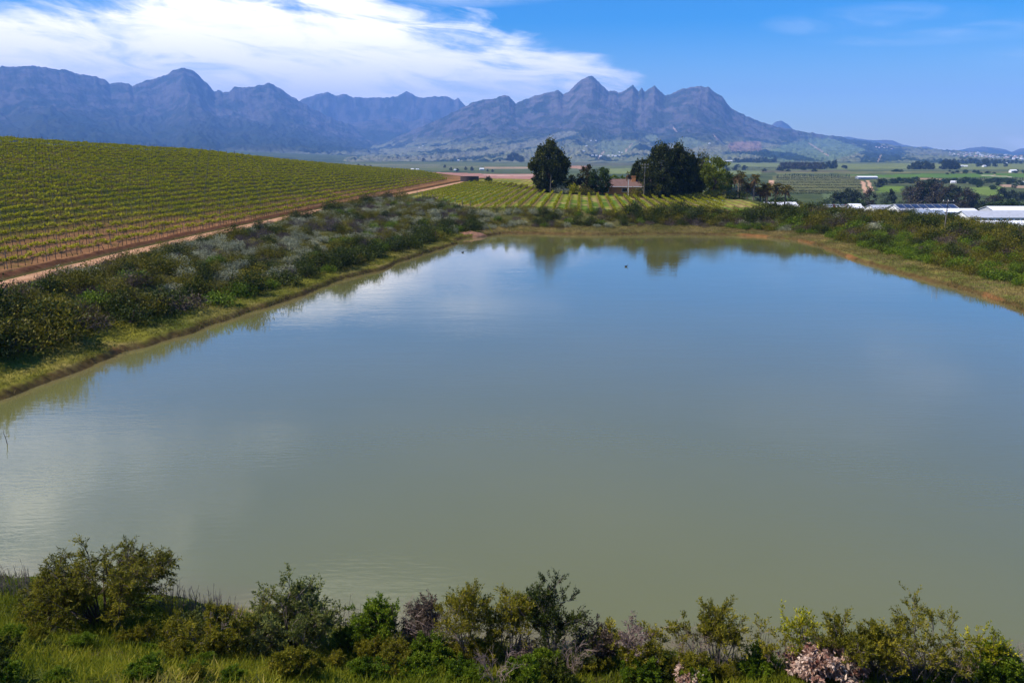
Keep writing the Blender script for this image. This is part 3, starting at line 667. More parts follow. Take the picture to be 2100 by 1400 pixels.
# low scrub and grass that nobody could count
def tufts(name, n, box, ok, L, W, mat, per=5, spread=.12, lean=.5, height=None, label=None, cat='grass', thin=None):
    X = rng.uniform(box[0], box[1], n); Y = rng.uniform(box[2], box[3], n)
    k = ok(X, Y) & in_view(X, Y, m=60); X, Y = X[k], Y[k]
    Z = terrain(X, Y); base = np.repeat(np.stack([X, Y, Z], 1), per, 0)
    base[:, :2] += rng.normal(size=(len(base), 2)) * spread
    t = np.clip(np.repeat(fbm(X / 3.5, Y / 3.5, 71, 3), per) * 1.5 - .25 + rng.normal(size=len(base)) * .15, 0, 1)
    D = np.stack([rng.normal(size=len(base)) * lean, rng.normal(size=len(base)) * lean, np.ones(len(base))], 1)
    b = MB(); b.leaves(base - np.array([0, 0, .03]), D, rng.uniform(.5, 1.25, len(base)) * L, rng.uniform(.7, 1.3, len(base)) * W, t, 0, rng)
    o = b.obj(name, [mat]); tag(o, label, cat, None, 'stuff'); return o
def shelf_ok(X, Y):
    s = shore_dist(X, Y); W, ws = bank_dims(X, Y); return (s > .35) & (s < ws + 1.5)
tufts('shelf_grass', 120000, (-48, 2, 36, 150), lambda X, Y: shelf_ok(X, Y) & (X < -3), .20, .035, m_shelf, 5, .16, .7, label='short yellow-green grass on the shelf along the left shore')
tufts('dry_bank_grass', 60000, (-6, 60, 136, 168), lambda X, Y: shelf_ok(X, Y) & (Y > 138), .22, .05, m_dry, 4, .2, .8, label='dry brown grass on the strip along the far shore')
tufts('straw_grass', 110000, (38, 85, 58, 160), lambda X, Y: (lambda s: (s > .3) & (s < 12))(shore_dist(X, Y)) & (X > 40), .26, .04, m_dry, 5, .2, .8, label='straw-coloured grass on the slope along the right shore')
tufts('shore_reeds', 60000, (-48, 66, 34, 160), lambda X, Y: (lambda s: (s > -.55) & (s < .45) & (fbm(X / 3, Y / 3, 95, 3) > .53))(shore_dist(X, Y)), .42, .018, m_dry, 4, .12, .35, label='sparse brownish reeds standing along the waterline of the pond', cat='reeds')
def bank_ok(X, Y):
    s = shore_dist(X, Y); W, ws = bank_dims(X, Y); u, v = uv_of(X, Y)
    return (s > ws + .3) & (s < W + 4) & (u - np.interp(v, TRV, TRU) > 2.2)
tufts('verge_grass', 14000, (-70, -20, 45, 260), lambda X, Y: (lambda a: (a > 1.6) & (a < 4.2))(uv_of(X, Y)[0] - np.interp(uv_of(X, Y)[1], TRV, TRU)), .32, .05, m_grass, 6, .2, .6, label='green grass verge between the dirt track and the bank shrubs')
tufts('bank_scrub', 60000, (-60, 110, 36, 185), lambda X, Y: bank_ok(X, Y), .34, .075, m_olive, 4, .25, .8, label='low olive scrub filling the gaps between bank shrubs', cat='scrub')
# ------------------------------------------------------------------ grapevines
def vine_parts(k, dense=1.0):
    tr = MB(); w = rng.normal(size=3) * .05
    tr.tube([(0, 0, -.08), (w[0], w[1], .28), (w[1] * 1.6, w[2], .58), (0, 0, .84)], [.042, .034, .030, .034], 5, 0)
    for s in (-1, 1): tr.tube([(0, 0, .80), (.02 * s, .22 * s, .88), (0, .56 * s, .90)], [.026, .022, .014], 4, 0, cap=False)
    lf = MB(); n = int(84 * dense); ncl = 9
    cy = rng.uniform(-.58, .58, ncl); cz = .92 + np.abs(rng.normal(size=ncl)) * .10
    i = rng.integers(ncl, size=n)
    P = np.stack([rng.normal(size=n) * .11, cy[i] + rng.normal(size=n) * .08, cz[i] + rng.uniform(-.10, .17, n)], 1)
    D = unit(n) + np.array([0, 0, .25]); t = np.clip(rng.uniform(.2, .8, ncl)[i] + (P[:, 2] - 1.0) * .6 + rng.normal(size=n) * .12, 0, 1)
    lf.leaves(P, D, rng.uniform(.11, .19, n), rng.uniform(.10, .16, n), t, 0, rng)
    return tr, lf
VAR = [vine_parts(k) for k in range(6)]
VME = [(a.mesh('trunk', [m_vinebark]), b.mesh('foliage', [m_vine])) for a, b in VAR]
VFAR = []
for k in range(4):
    b = MB(); b.tube([(0, 0, -.1), (.03, .02, .45), (0, 0, .86)], [.045, .036, .04], 3, 0, cap=False)
    n = 40; P = np.stack([rng.normal(size=n) * .14, rng.uniform(-.62, .62, n), .97 + rng.uniform(-.10, .16, n)], 1)
    b.leaves(P, unit(n) + np.array([0, 0, .15]), rng.uniform(.18, .27, n), rng.uniform(.15, .22, n), np.clip(.5 + rng.normal(size=n) * .2, 0, 1), 1, rng); VFAR.append(b)
VP = []                                     # x, y, block, row
for r in range(36):
    u = -60.5 - 2.9 * r
    v = np.arange(50, 452, 1.06); v = v + rng.normal(size=len(v)) * .06
    vmax = np.interp(r, [0, 4, 10, 17, 28], [362, 400, 430, 450, 450])
    wc = np.interp(v, HV, HW); w = -u - 61
    k = (v < vmax) & (w < wc + 15)
    x, y = xy_of(np.full(k.sum(), u), v[k]); VP += [(a, b_, 0, r) for a, b_ in zip(x, y)]
for r in range(36):
    u = -45.5 + 2.5 * r
    v = np.arange(150, 345, 1.1); v = v + rng.normal(size=len(v)) * .05
    x, y = xy_of(np.full(len(v), u), v)
    s = shore_dist(x, y); W, ws = bank_dims(x, y)
    v0 = np.interp(u, V0U, V0V); v1_ = np.interp(u, [-46, -38, -28, -16, -8, 5, 20, 45], [330, 325, 305, 265, 245, 232, 228, 226])
    k = (v > v0) & (v < v1_) & (s > 11)
    VP += [(a, b_, 1, r) for a, b_ in zip(x[k], y[k])]
VP = np.array(VP); VP = VP[in_view(VP[:, 0], VP[:, 1], 6.0, 60)]
VP = VP[~((VP[:, 2] == 1) & (to_px(np.stack([VP[:, 0], VP[:, 1], 3 + 0 * VP[:, 0]], -1))[0] > 1485))]
VP = VP[rng.uniform(size=len(VP)) > .045]
VZ = terrain(VP[:, 0], VP[:, 1]); dist = np.hypot(VP[:, 0], VP[:, 1])
order = np.argsort(dist + 1000 * (VP[:, 2] == 1)); near_i = order[:300]; far_i = order[300:]
vrot = -ROW
rows_count = {}
for i in sorted(near_i, key=lambda i: (VP[i, 3], VP[i, 1])):
    x, y, _, r = VP[i]; r = int(r); n = rows_count.get(r, 0); rows_count[r] = n + 1
    o = link('grapevine', None, None, (x, y, VZ[i]), vrot + rng.choice([0, pi]), rng.uniform(.82, 1.18))
    a, b = VME[rng.integers(6)]; link('trunk', a, o); link('foliage', b, o)
    lab = f'leafy grapevine on a crooked trunk, {ORD[r]} row up from the dirt track'
    if r < 3 and n < 20: lab = f'grapevine on crooked trunk, {ORD[n]} from left in {ORD[r]} row above the track'
    tag(o, lab, 'grapevine', 'grapevines in the hillside rows')
b = MB()
for k in range(4):
    sel = far_i[k::4]
    b.merge(VFAR[k], np.full(len(sel), vrot) + rng.choice([0, pi], len(sel)), np.stack([VP[sel, 0], VP[sel, 1], VZ[sel]], 1), rng.uniform(.78, 1.2, len(sel)) * np.where(VP[sel, 2] == 1, .80, 1.0))
tag(b.obj('grapevines', [m_vinebark, m_vine]), 'far rows of young green grapevines on the hillside and before the brick house', 'grapevines', None, 'stuff')
# trellis posts
pb = MB(); pb.tube([(0, 0, -.3), (0, 0, .9), (.01, 0, 1.75)], [.04, .038, .034], 6, 0); post_me = pb.mesh('trellis_post', [m_wood])
thick = MB(); thick.tube([(0, 0, -.3), (.01, 0, .8), (0, .02, 1.6)], [.075, .07, .07], 7, 0); post_big = thick.mesh('end_post', [m_wood])
PP = []
for r in range(36):
    u = -60.5 - 2.9 * r; v = np.arange(53.5, 450, 6.4); vmax = np.interp(r, [0, 4, 10, 17, 28], [362, 400, 430, 450, 450])
    wc = np.interp(v, HV, HW); w = -u - 61; k = (v < vmax) & (w < wc + 15)
    x, y = xy_of(np.full(k.sum(), u), v[k]); PP += [(a, b_, r) for a, b_ in zip(x, y)]
PP = np.array(PP); PP = PP[in_view(PP[:, 0], PP[:, 1], 6.0, 60)]; PZ = terrain(PP[:, 0], PP[:, 1]); o_ = np.argsort(np.hypot(PP[:, 0], PP[:, 1]))
cnt = {}
for i in sorted(o_[:120], key=lambda i: (PP[i, 2], PP[i, 1])):
    r = int(PP[i, 2]); n = cnt.get(r, 0); cnt[r] = n + 1
    o = link('trellis_post', post_me, None, (PP[i, 0], PP[i, 1], PZ[i]), rng.uniform(0, 6), (1, 1, rng.uniform(.9, 1.12)))
    tag(o, f'thin wooden trellis post, {ORD[min(n, 29)]} from left in {ORD[r]} vine row above the track', 'post', 'trellis posts in the hillside rows')
b = MB(); sel = o_[120:]; b.merge(pb, rng.uniform(0, 6, len(sel)), np.stack([PP[sel, 0], PP[sel, 1], PZ[sel]], 1), rng.uniform(.95, 1.2, len(sel)))
tag(b.obj('trellis_posts', [m_wood]), 'far trellis posts showing above the vines up to the hill crest', 'posts', None, 'stuff')
n = 0
for r in range(36):
    u = -45.5 + 2.5 * r; v0 = np.interp(u, V0U, V0V) - .8
    x, y = xy_of(u, v0)
    px, py, _ = to_px(np.array([x, y, 5.]))
    if shore_dist(np.array([x]), np.array([y]))[0] < 10.5 or px > 1460: continue
    o = link('end_post', post_big, None, (x, y, zat(x, y)), rng.uniform(0, 6), (1, 1, rng.uniform(.9, 1.1)))
    tag(o, f'thick wooden end post of the {ORD[n]} vine row right of the track', 'post', 'end posts of the lower vineyard'); n += 1
# ------------------------------------------------------------------ the dirt track
vv = np.arange(40, 362, 1.0); uc = np.interp(vv, TRV, TRU); kk = np.ones(31) / 31; uc = np.convolve(np.pad(uc, 15, 'edge'), kk, 'valid') + .25 * (fbm(vv / 9., 0 * vv, 81, 2) - .5)
half = 1.6 + .5 * (fbm(vv / 6., 0 * vv + 4, 82, 2) - .5)
a_ = np.linspace(-1, 1, 13); U2 = uc[:, None] + half[:, None] * a_[None] + .16 * (fbm(vv[:, None] / 1.1 + a_ * 0, a_[None] * 3 + vv[:, None] * 0, 83, 2) - .5) * (np.abs(a_) > .9); V2 = vv[:, None] + 0 * U2
TX, TY = xy_of(U2, V2); TZ = terrain(TX, TY, True) + .05 - .035 * (np.exp(-((a_ - .45) / .16) ** 2) + np.exp(-((a_ + .45) / .16) ** 2))[None]
TZ[:, 0] -= .1; TZ[:, -1] -= .1
tm = make_mesh('dirt_track', np.stack([TX, TY, TZ], -1).reshape(-1, 3), [grid_faces(*TX.shape)[:, ::-1]], [], smooth=True)
if tm.polygons[0].normal.z < 0: tm.flip_normals()
mt, q = new_mat('packed_orange_dirt'); geo = q.n('ShaderNodeNewGeometry'); n_a = q.noise(geo.outputs['Position'], .5, 7, .65); n_b = q.noise(geo.outputs['Position'], 5, 6, .7)
c = q.ramp(n_a, [(.3, (.30, .155, .085)), (.55, (.44, .25, .14)), (.75, (.52, .33, .21))]); c = q.mix(1.0, c, q.ramp(n_b, [(.3, (.7, .7, .7)), (.7, (1.25, 1.25, 1.25))]), 'MULTIPLY')
q.link(c, q.p.inputs['Base Color']); q.p.inputs['Roughness'].default_value = .95; q.p.inputs['Specular IOR Level'].default_value = .0
bmp = q.n('ShaderNodeBump'); bmp.inputs['Strength'].default_value = .5; bmp.inputs['Distance'].default_value = .08; q.link(n_b, bmp.inputs['Height']); q.link(bmp.outputs[0], q.p.inputs['Normal'])
tm.materials.append(mt); tag(link('dirt_track', tm), kind='structure')
# ------------------------------------------------------------------ foreground shrubs on the near bank
def bush(h, w, nst, nsub, ntw, nlf, L, W, mat, stem_m, leaf_from=.45, droop=0.0, tilt=.5, thick=.022, tuft=1.0, name='shrub'):
    """stems that fork into twigs; leaves sit along the outer twigs"""
    br = MB(); lf = MB(); LP = []; LD = []; LT = []
    for k in range(nst):
        a = rng.uniform(0, 2 * pi); r = np.sqrt(rng.uniform(.02, 1)) * w / 2; hh = h * rng.uniform(.72, 1.0) * np.sqrt(max(.15, 1 - (.80 * 2 * r / w) ** 2))
        tip = np.array([cos(a) * r, sin(a) * r, hh]); b0 = np.array([cos(a) * r * .22, sin(a) * r * .22, -.12])
        m1 = b0 + (tip - b0) * .35 + np.array([0, 0, hh * .10]) + rng.normal(size=3) * .05 * h; m2 = b0 + (tip - b0) * .7 + np.array([0, 0, hh * .05 * (1 + droop)]) + rng.normal(size=3) * .04 * h
        Pq = np.array([b0, m1, m2, tip]); br.tube(Pq, [thick, thick * .75, thick * .5, thick * .22], 4, 0, rng.uniform(.3, .7), cap=False)
        tk = rng.uniform(.25, .75)
        for j in range(nsub):
            f = rng.uniform(.35, 1.0); seg = min(int(f * 3), 2); g_ = f * 3 - seg; s0 = Pq[seg] * (1 - g_) + Pq[seg + 1] * g_
            d = unit(1)[0] * .8 + np.array([cos(a) * tilt, sin(a) * tilt, .55]); d /= np.linalg.norm(d); ln = h * rng.uniform(.14, .26)
            e = s0 + d * ln - np.array([0, 0, droop * ln * .4]); br.tube([s0, (s0 + e) / 2 + np.array([0, 0, .03]), e], [thick * .4, thick * .3, thick * .16], 3, 0, .5, cap=False)
            for q_ in range(ntw):
                f2 = rng.uniform(.25, 1); p0 = s0 + (e - s0) * f2; d2 = d * .7 + unit(1)[0] * .7 + np.array([0, 0, .3 - droop]); d2 /= np.linalg.norm(d2); l2 = ln * rng.uniform(.35, .75)
                p1 = p0 + d2 * l2; br.tube([p0, p1], [thick * .2, thick * .09], 3, 0, .5, cap=False)
                if nlf and (p1[2] > h * leaf_from * rng.uniform(.6, 1.2)):
                    nl_ = int(nlf * 2.0); u_ = rng.uniform(.1, 1.05, nl_)[:, None]; LP.append(p0 + d2 * l2 * u_ + rng.normal(size=(nl_, 3)) * .02 * tuft)
                    LD.append(d2 * .7 + unit(nl_) * .75 + np.array([0, 0, .15 - droop * .9])); LT.append(np.clip(tk + rng.normal() * .14 + rng.normal(size=nl_) * .13, 0, 1))
    bm = br.mesh('branches', [stem_m]); fm_ = None
    if LP:
        LP = np.concatenate(LP); LD = np.concatenate(LD); LT = np.concatenate(LT); n = len(LP)
        lf.leaves(LP, LD, rng.uniform(.6, 1.3, n) * L * 1.0, rng.uniform(.6, 1.3, n) * W * 1.12, LT, 0, rng); fm_ = lf.mesh('foliage', [mat])
    return bm, fm_
m_olivef = leaf_mat('olive_feathery_leaf', [(0, (.052, .056, .004)), (.45, (.165, .155, .009)), (1, (.36, .30, .028))], .42)
m_greenf = leaf_mat('fresh_green_leaf', [(0, (.036, .066, .004)), (.45, (.11, .175, .008)), (1, (.25, .30, .022))], .42)
m_greyf = leaf_mat('grey_green_leaf', [(0, (.048, .060, .012)), (.5, (.13, .15, .028)), (1, (.26, .27, .07))], .4)
m_mauve = leaf_mat('mauve_dry_leaf', [(0, (.07, .045, .04)), (.5, (.17, .115, .095)), (1, (.30, .23, .19))], .2)
m_pinktwig = flat_mat('pinkish_twig', (.23, .165, .135), .9, .3, 9)
def place_bush(name, parts, px, py, desc, cat='shrub', rz=None, sc=1.0, group=None, ymin=8):
    p = ground_at(px, py, ymin); o = link(name, None, None, p, rng.uniform(0, 6.28) if rz is None else rz, sc)
    link('branches', parts[0], o)
    if parts[1] is not None: link('foliage', parts[1], o)
    tag(o, desc, cat, group); return o
def size_at(px, py, wpx, hpx):
    p = ground_at(px, py, 8); d = (p - CP) @ F_; return wpx * d / FOC * .92, hpx * d / FOC * .92
S = 1.0
FG = [ # name, px, base py, width px, height px, style, label
 ('willowy_shrub', 210, 1278, 290, 175, 'willow', 'largest olive willowy shrub of the near shore, rising at the left'),
 ('leafy_shrub', 602, 1345, 185, 165, 'leafy', 'dense grey-green shrub, second largest on the near shore\'s left half'),
 ('low_shrub', 420, 1345, 200, 95, 'lowolive', 'wide low olive shrub between the willowy shrub and the dense grey-green one'),
 ('green_shrub', 772, 1335, 95, 115, 'green', 'bright green bush in front of pale dead twigs on the near bank'),
 ('brown_leaf_shrub', 872, 1325, 75, 115, 'brownleaf', 'dark brownish small shrub right of the pale dead twigs'),
 ('tufted_shrub', 952, 1350, 90, 165, 'tuft', 'tall tufted olive shrub with round top and bare lower stems'),
 ('tufted_shrub', 1052, 1350, 120, 150, 'tuft', 'broad tufted shrub left of the tallest dark-tipped shrub'),
 ('tufted_shrub', 1135, 1355, 85, 190, 'darktip', 'tallest dark-tipped shrub at the middle of the near shore'),
 ('dry_shrub', 1215, 1355, 90, 90, 'brownleaf', 'low rusty brown shrub right of the tallest dark-tipped shrub'),
 ('sparse_shrub', 1242, 1360, 55, 115, 'sparse', 'slender sparse sapling standing before a mauve dry shrub'),
 ('mauve_shrub', 1292, 1365, 70, 120, 'mauve', 'mauve dry-leaved shrub between two sparse saplings'),
 ('sparse_shrub', 1350, 1365, 95, 125, 'sparse', 'open branching sapling with flat leafy top right of the mauve shrub'),
 ('sparse_shrub', 1392, 1360, 35, 130, 'sparse', 'single thin stem with tiny leaf tufts at its tip'),
 ('tufted_shrub', 1475, 1365, 100, 155, 'tuft', 'leaning tufted shrub with dark hooked top over pale bare twigs'),
 ('sparse_shrub', 1580, 1375, 95, 120, 'sparse', 'sparse bare-stemmed shrub left of the thin yellow-topped shrub'),
 ('tufted_shrub', 1642, 1380, 65, 165, 'yellow', 'thin upright shrub topped by a yellow tuft'),
 ('tufted_shrub', 1728, 1400, 120, 150, 'tuft', 'forked olive shrub right of the thin yellow-topped shrub'),
 ('tufted_shrub', 1802, 1400, 90, 150, 'tuft', 'narrow olive shrub just left of the broad many-stemmed one'),
 ('tufted_shrub', 1895, 1415, 175, 180, 'tuft', 'broad many-stemmed olive shrub, largest on the right of the near shore'),
 ('sparse_shrub', 2012, 1415, 70, 135, 'yellow', 'thin yellowish shrub with one high tuft near the right corner'),
 ('sparse_shrub', 2066, 1410, 30, 120, 'twig', 'leafless twiggy stem at the bottom right corner'),
 ('green_shrub', 2030, 1440, 95, 85, 'green', 'low bright green bush in the bottom right corner'),
 ('sparse_shrub', 560, 1330, 40, 130, 'sparse', 'wispy sapling poking above the dense grey-green shrub\'s left side'),
]
for nm, px, py, wp_, hp_, st, lab in FG:
    w, h = size_at(px, min(py, 1399), wp_, hp_)
    if st == 'willow': p_ = bush(h, w, 46, 9, 4, 8, .13, .026, m_olivef, m_bark, .25, .45, .6, .03)
    elif st == 'leafy': p_ = bush(h, w, 34, 9, 4, 9, .085, .034, m_greyf, m_twig, .12, .1, .4, .02)
    elif st == 'lowolive': p_ = bush(h, w, 34, 8, 4, 8, .085, .026, m_olivef, m_twig, .05, .1, .5, .016)
    elif st == 'green': p_ = bush(h, w, 24, 8, 4, 10, .085, .030, m_greenf, m_bark, .05, .0, .3, .014)
    elif st == 'brownleaf': p_ = bush(h, w, 20, 7, 4, 7, .075, .026, m_brown, m_bark, .05, .2, .3, .016)
    elif st == 'tuft': p_ = bush(h, w, 15, 8, 5, 11, .085, .024, m_olivef, m_twig, .60, -.05, .25, .018)
    elif st == 'darktip': p_ = bush(h, w, 13, 9, 5, 11, .085, .026, m_dark, m_twig, .45, -.1, .15, .02)
    elif st == 'yellow': p_ = bush(h, w, 6, 7, 4, 9, .085, .028, m_vine, m_pinktwig, .55, 0, .2, .014)
    elif st == 'mauve': p_ = bush(h, w, 11, 7, 4, 4, .07, .03, m_mauve, m_pinktwig, .4, .3, .3, .014)
    elif st == 'twig': p_ = bush(h, w, 6, 7, 4, 0, .1, .1, m_dark, m_twig, .4, 0, .3, .012)
    else: p_ = bush(h, w, 5, 6, 4, 7, .08, .03, m_olivef, m_pinktwig, .55, 0, .4, .013)
    place_bush(nm, p_, px, min(py, 1399), lab)
# bare dead twigs
for px, py, wpx, hpx, lab in [(822,1330,110,130,'pale leafless dead twigs spreading right of the bright green bush'), (905,1345,80,110,'pale grey dead twigs before the tall round-topped tufted shrub'), (1425,1368,60,110,'bleached bare twigs left of the leaning hook-topped shrub'),
        (1020,1398,110,90,'low tangle of grey dead branches at the bottom middle'), (1170,1385,90,90,'dead branches in the grass below the tallest dark-tipped shrub'), (480,1300,70,85,'fine grey dead stalks between the willowy and the dense grey-green shrub'), (1960,1405,60,90,'dark leafless fan of twigs right of the broad many-stemmed shrub')]:
    w, h = size_at(px, min(py, 1399), wpx, hpx); place_bush('dead_branches', bush(h, w, 13, 6, 3, 0, .1, .1, m_dark, m_pinktwig, 0, 0, .5, .013), px, min(py, 1399), lab, 'dead shrub')
# heap of pale dry leaves still on their twigs
w, h = size_at(1690, 1399, 150, 95)
place_bush('dry_leaf_shrub', bush(h, w, 26, 7, 4, 5, .12, .055, m_litter, m_bark, .0, .6, .5, .014), 1690, 1399, 'dead shrub covered in curled pale pink leaves at the bottom right', 'dead shrub')
w, h = size_at(1415, 1399, 60, 40)
place_bush('dry_leaf_shrub', bush(h, w, 12, 6, 3, 4, .10, .05, m_litter, m_bark, .0, .6, .5, .012), 1405, 1399, 'small reddish dry-leaved plant at the bottom edge left of the pink one', 'dead shrub')
# low leafy plants between them
LOW = [bush(.75, 1.3, 22, 6, 3, 9, .10, .030, m_greenf, m_bark, .0, .05, .5, .010) for _ in range(3)]
LOWO = [bush(.8, 1.4, 22, 6, 3, 9, .095, .026, m_olivef, m_bark, .0, .1, .5, .012) for _ in range(3)]
LOWD = [bush(.85, 1.5, 24, 6, 3, 9, .10, .034, m_dark, m_bark, .0, .1, .5, .012) for _ in range(2)]
lowspots = []
for px in np.arange(-40, 2150, 52):
    for py in ((1300, 1345, 1390) if px > 560 else (1290, 1318, 1345, 1370, 1395)):
        top_edge = np.interp(px, [0, 300, 700, 1300, 2100], [1300, 1318, 1345, 1378, 1398])
        y = py + rng.uniform(-18, 18)
        if y > 1399: y = 1399
        if y < top_edge: continue
        if px < 560 and rng.uniform() < .45: continue
        lowspots.append((px + rng.uniform(-25, 25), y))
for px, py in lowspots:
    k = rng.choice(['g', 'o', 'd'], p=[.44, .36, .20] if px > 600 else [.6, .2, .2])
    pr = {'g': LOW, 'o': LOWO, 'd': LOWD}[k]; p = ground_at(px, py, 8)
    o = link({'g': 'leafy_herb', 'o': 'olive_herb', 'd': 'dark_herb'}[k], None, None, p, rng.uniform(0, 6.28), rng.uniform(.5, .9) * (.62 if px < 560 else 1)); a, b = pr[rng.integers(len(pr))]
    link('branches', a, o); link('foliage', b, o)
    put(o, {'g': 'low bright green herb', 'o': 'low olive herb', 'd': 'low dark green herb'}[k], ('below the willowy shrub' if px < 420 else 'below the grey-green shrub' if px < 800 else 'below the dark-tipped shrub' if px < 1280 else 'below the hook-topped shrub' if px < 1640 else 'below the many-stemmed shrub'), 'herb', 'low herbs on the near bank')
FILL = [bush(1.0, 1.3, 16, 7, 4, 8, .085, .026, m_olivef, m_twig, .25, 0, .4, .012), bush(1.1, 1.1, 12, 7, 4, 7, .08, .028, m_greyf, m_pinktwig, .35, 0, .3, .012), bush(.95, 1.2, 14, 7, 3, 3, .07, .03, m_mauve, m_pinktwig, .3, .2, .4, .012), bush(1.0, 1.2, 16, 7, 4, 8, .08, .03, m_greenf, m_bark, .15, 0, .3, .012)]
FN = ['wispy olive shrub', 'wispy grey-green shrub', 'mauve dry twiggy shrub', 'leafy green shrub']
for px in np.concatenate([np.arange(690, 2060, 62.), np.arange(300, 560, 80.)]):
    px = px + rng.uniform(-18, 18); py = np.interp(px, [300, 700, 1300, 2100], [1305, 1338, 1368, 1399]) + rng.uniform(-14, 22); k = rng.choice(4, p=[.46, .20, .08, .26]); p = ground_at(px, min(py, 1399), 8)
    o = link(FN[k].replace('-', '_').replace(' ', '_'), None, None, p, rng.uniform(0, 6.28), rng.uniform(.5, .9)); link('branches', FILL[k][0], o); link('foliage', FILL[k][1], o)
    put(o, FN[k], ('by the willowy shrub' if px < 420 else 'by the dense grey-green shrub' if px < 800 else 'by the tallest dark-tipped shrub' if px < 1280 else 'by the hook-topped shrub' if px < 1640 else 'by the broad many-stemmed shrub'), 'shrub', 'small shrubs of the near bank')
def near_ok(X, Y):
    s = shore_dist(X, Y); return (s > .4) & (Y < 34) & (Y > 11)
tufts('meadow_grass', 80000, (-24, 22, 11, 32), near_ok, .30, .020, m_grass, 4, .10, .75, label='long green grass covering the near bank')
# a dead twig standing in the water at the left
p = at_z(15, 911, 0); b = MB(); b.tube([p + [0, 0, -.6], p, p + [-.05, .03, .30], p + [-.13, .05, .55], p + [-.14, .06, .80]], [.022, .02, .017, .012, .006], 5); b.tube([p + [-.06, .03, .34], p + [.04, .02, .52]], [.009, .004], 4)
tag(b.obj('dead_twig', [m_bark]), 'thin bare twig sticking out of the water off the left bank', 'twig')
# thin dry reeds at the near water's edge
b = MB()
for (x0, x1, y0, y1, n) in ((-20, 66, 1212, 1225, 70), (335, 500, 1255, 1290, 90), (690, 740, 1290, 1310, 16), (1400, 2100, 1350, 1392, 60)):
    for _ in range(n):
        px = rng.uniform(x0, x1); py = np.interp(px, [x0, x1], [y0, y1]) + rng.uniform(-8, 10); p = ground_at(px, py, 8); hh = rng.uniform(.5, 1.25)
        e = p + np.array([rng.normal() * .1, rng.normal() * .1, hh]); b.tube([p - [0, 0, .1], (p + e) / 2 + rng.normal(size=3) * .03, e], [.009, .007, .004], 3, 0, cap=False)
        for q_ in range(3):
            s0 = p + (e - p) * rng.uniform(.4, .95); b.tube([s0, s0 + np.array([rng.normal() * .07, rng.normal() * .07, rng.uniform(.05, .18)])], [.005, .003], 3, 0, cap=False)
tag(b.obj('dry_reeds', [m_twig]), 'thin dry grey reed stalks standing at the near water edge', 'reeds', None, 'stuff')
# ------------------------------------------------------------------ trees
def tree(name, x, y, h, prof, w, mat, ncl, nl, L, W, label, z=None, trunk_h=.25, tr=.03, tips=0.0, lob=.10, group=None, rz=0, gap=0.0, tilt=0.0):
    """prof: list of (relative height, relative radius) of the crown"""
    z = zat(x, y) if z is None else z
    o = link(name, None, None, (x, y, z), rz)
    pz = np.array([p[0] for p in prof]); pr = np.array([p[1] for p in prof]); w2 = w / 2
    f = rng.uniform(pz[0], pz[-1], ncl * 3); keep = rng.uniform(size=len(f)) < np.interp(f, pz, pr) ** 1.1 + .1; f = f[keep][:ncl]; ncl = len(f)
    th = rng.uniform(0, 2 * pi, ncl); lobe = .82 + .36 * vnoise(th * 1.6 + 10, f * 5, rng.integers(1000))
    rr = np.interp(f, pz, pr) * w2 * np.sqrt(rng.uniform(.12, 1, ncl)) * lobe
    C_ = np.stack([np.cos(th) * rr + tilt * f * h, np.sin(th) * rr, f * h], 1)
    R = lob * h * rng.uniform(.55, 1.15, ncl) * .6
    stretch = np.stack([np.ones(ncl), np.ones(ncl), np.where(rng.uniform(size=ncl) < tips, 2.0, .8)], 1)
    P = (C_[:, None] + rng.normal(size=(ncl, nl, 3)) * (R[:, None] * stretch)[:, None] * .62).reshape(-1, 3); P[:, 2] = np.maximum(P[:, 2], .15)
    out = P - np.repeat(C_, nl, 0); D = unit(len(P)) + out / (np.linalg.norm(out, axis=1)[:, None] + 1e-6) * .5 + np.array([0, 0, .25 + tips])
    t = np.clip(np.repeat(rng.uniform(.15, .75, ncl), nl) + rng.normal(size=len(P)) * .13, 0, 1)
    cr = MB(); cr.leaves(P, D, rng.uniform(.65, 1.3, len(P)) * L, rng.uniform(.65, 1.3, len(P)) * W, t, 0, rng)
    tk = MB(); top = np.array([tilt * h * .8, 0, h * .85]); tk.tube([(0, 0, -.4), (.01 * h, .005 * h, h * trunk_h), (tilt * h * .5, -.008 * h, h * .6), top], [tr * h * 1.15, tr * h * .85, tr * h * .5, tr * h * .12], 8, 0)
    for k in rng.choice(ncl, min(16, ncl), replace=False):
        c = C_[k]; s0 = np.array([tilt * c[2] * .4, 0, max(h * trunk_h * .8, c[2] * .55)]); tk.tube([s0, (s0 + c) / 2 + [0, 0, .03 * h], c], [tr * h * .38, tr * h * .25, tr * h * .08], 5, 0, cap=False)
    tk.obj('trunk', [m_bark], o); cr.obj('crown', [mat], o); tag(o, label, 'tree', group); return o
def base(px, py, Y): p = at_y(px, py, Y); return p[0], p[1]
def ppm(Y): return FOC / (Y * cos(PITCH) + 8 * sin(PITCH))
m_treedk = leaf_mat('dark_tree_leaf', [(0, (.010, .016, .003)), (.5, (.032, .044, .008)), (1, (.11, .11, .018))], .18)
m_treeol = leaf_mat('bronze_tree_leaf', [(0, (.022, .022, .006)), (.5, (.060, .052, .012)), (1, (.13, .105, .024))], .25)
m_treegn = leaf_mat('green_tree_leaf', [(0, (.012, .026, .005)), (.5, (.034, .062, .010)), (1, (.085, .115, .020))], .25)
m_treeyl = leaf_mat('yellow_green_tree_leaf', [(0, (.055, .080, .005)), (.5, (.155, .185, .012)), (1, (.31, .31, .025))], .42)
x, y = base(1126, 388, 236)
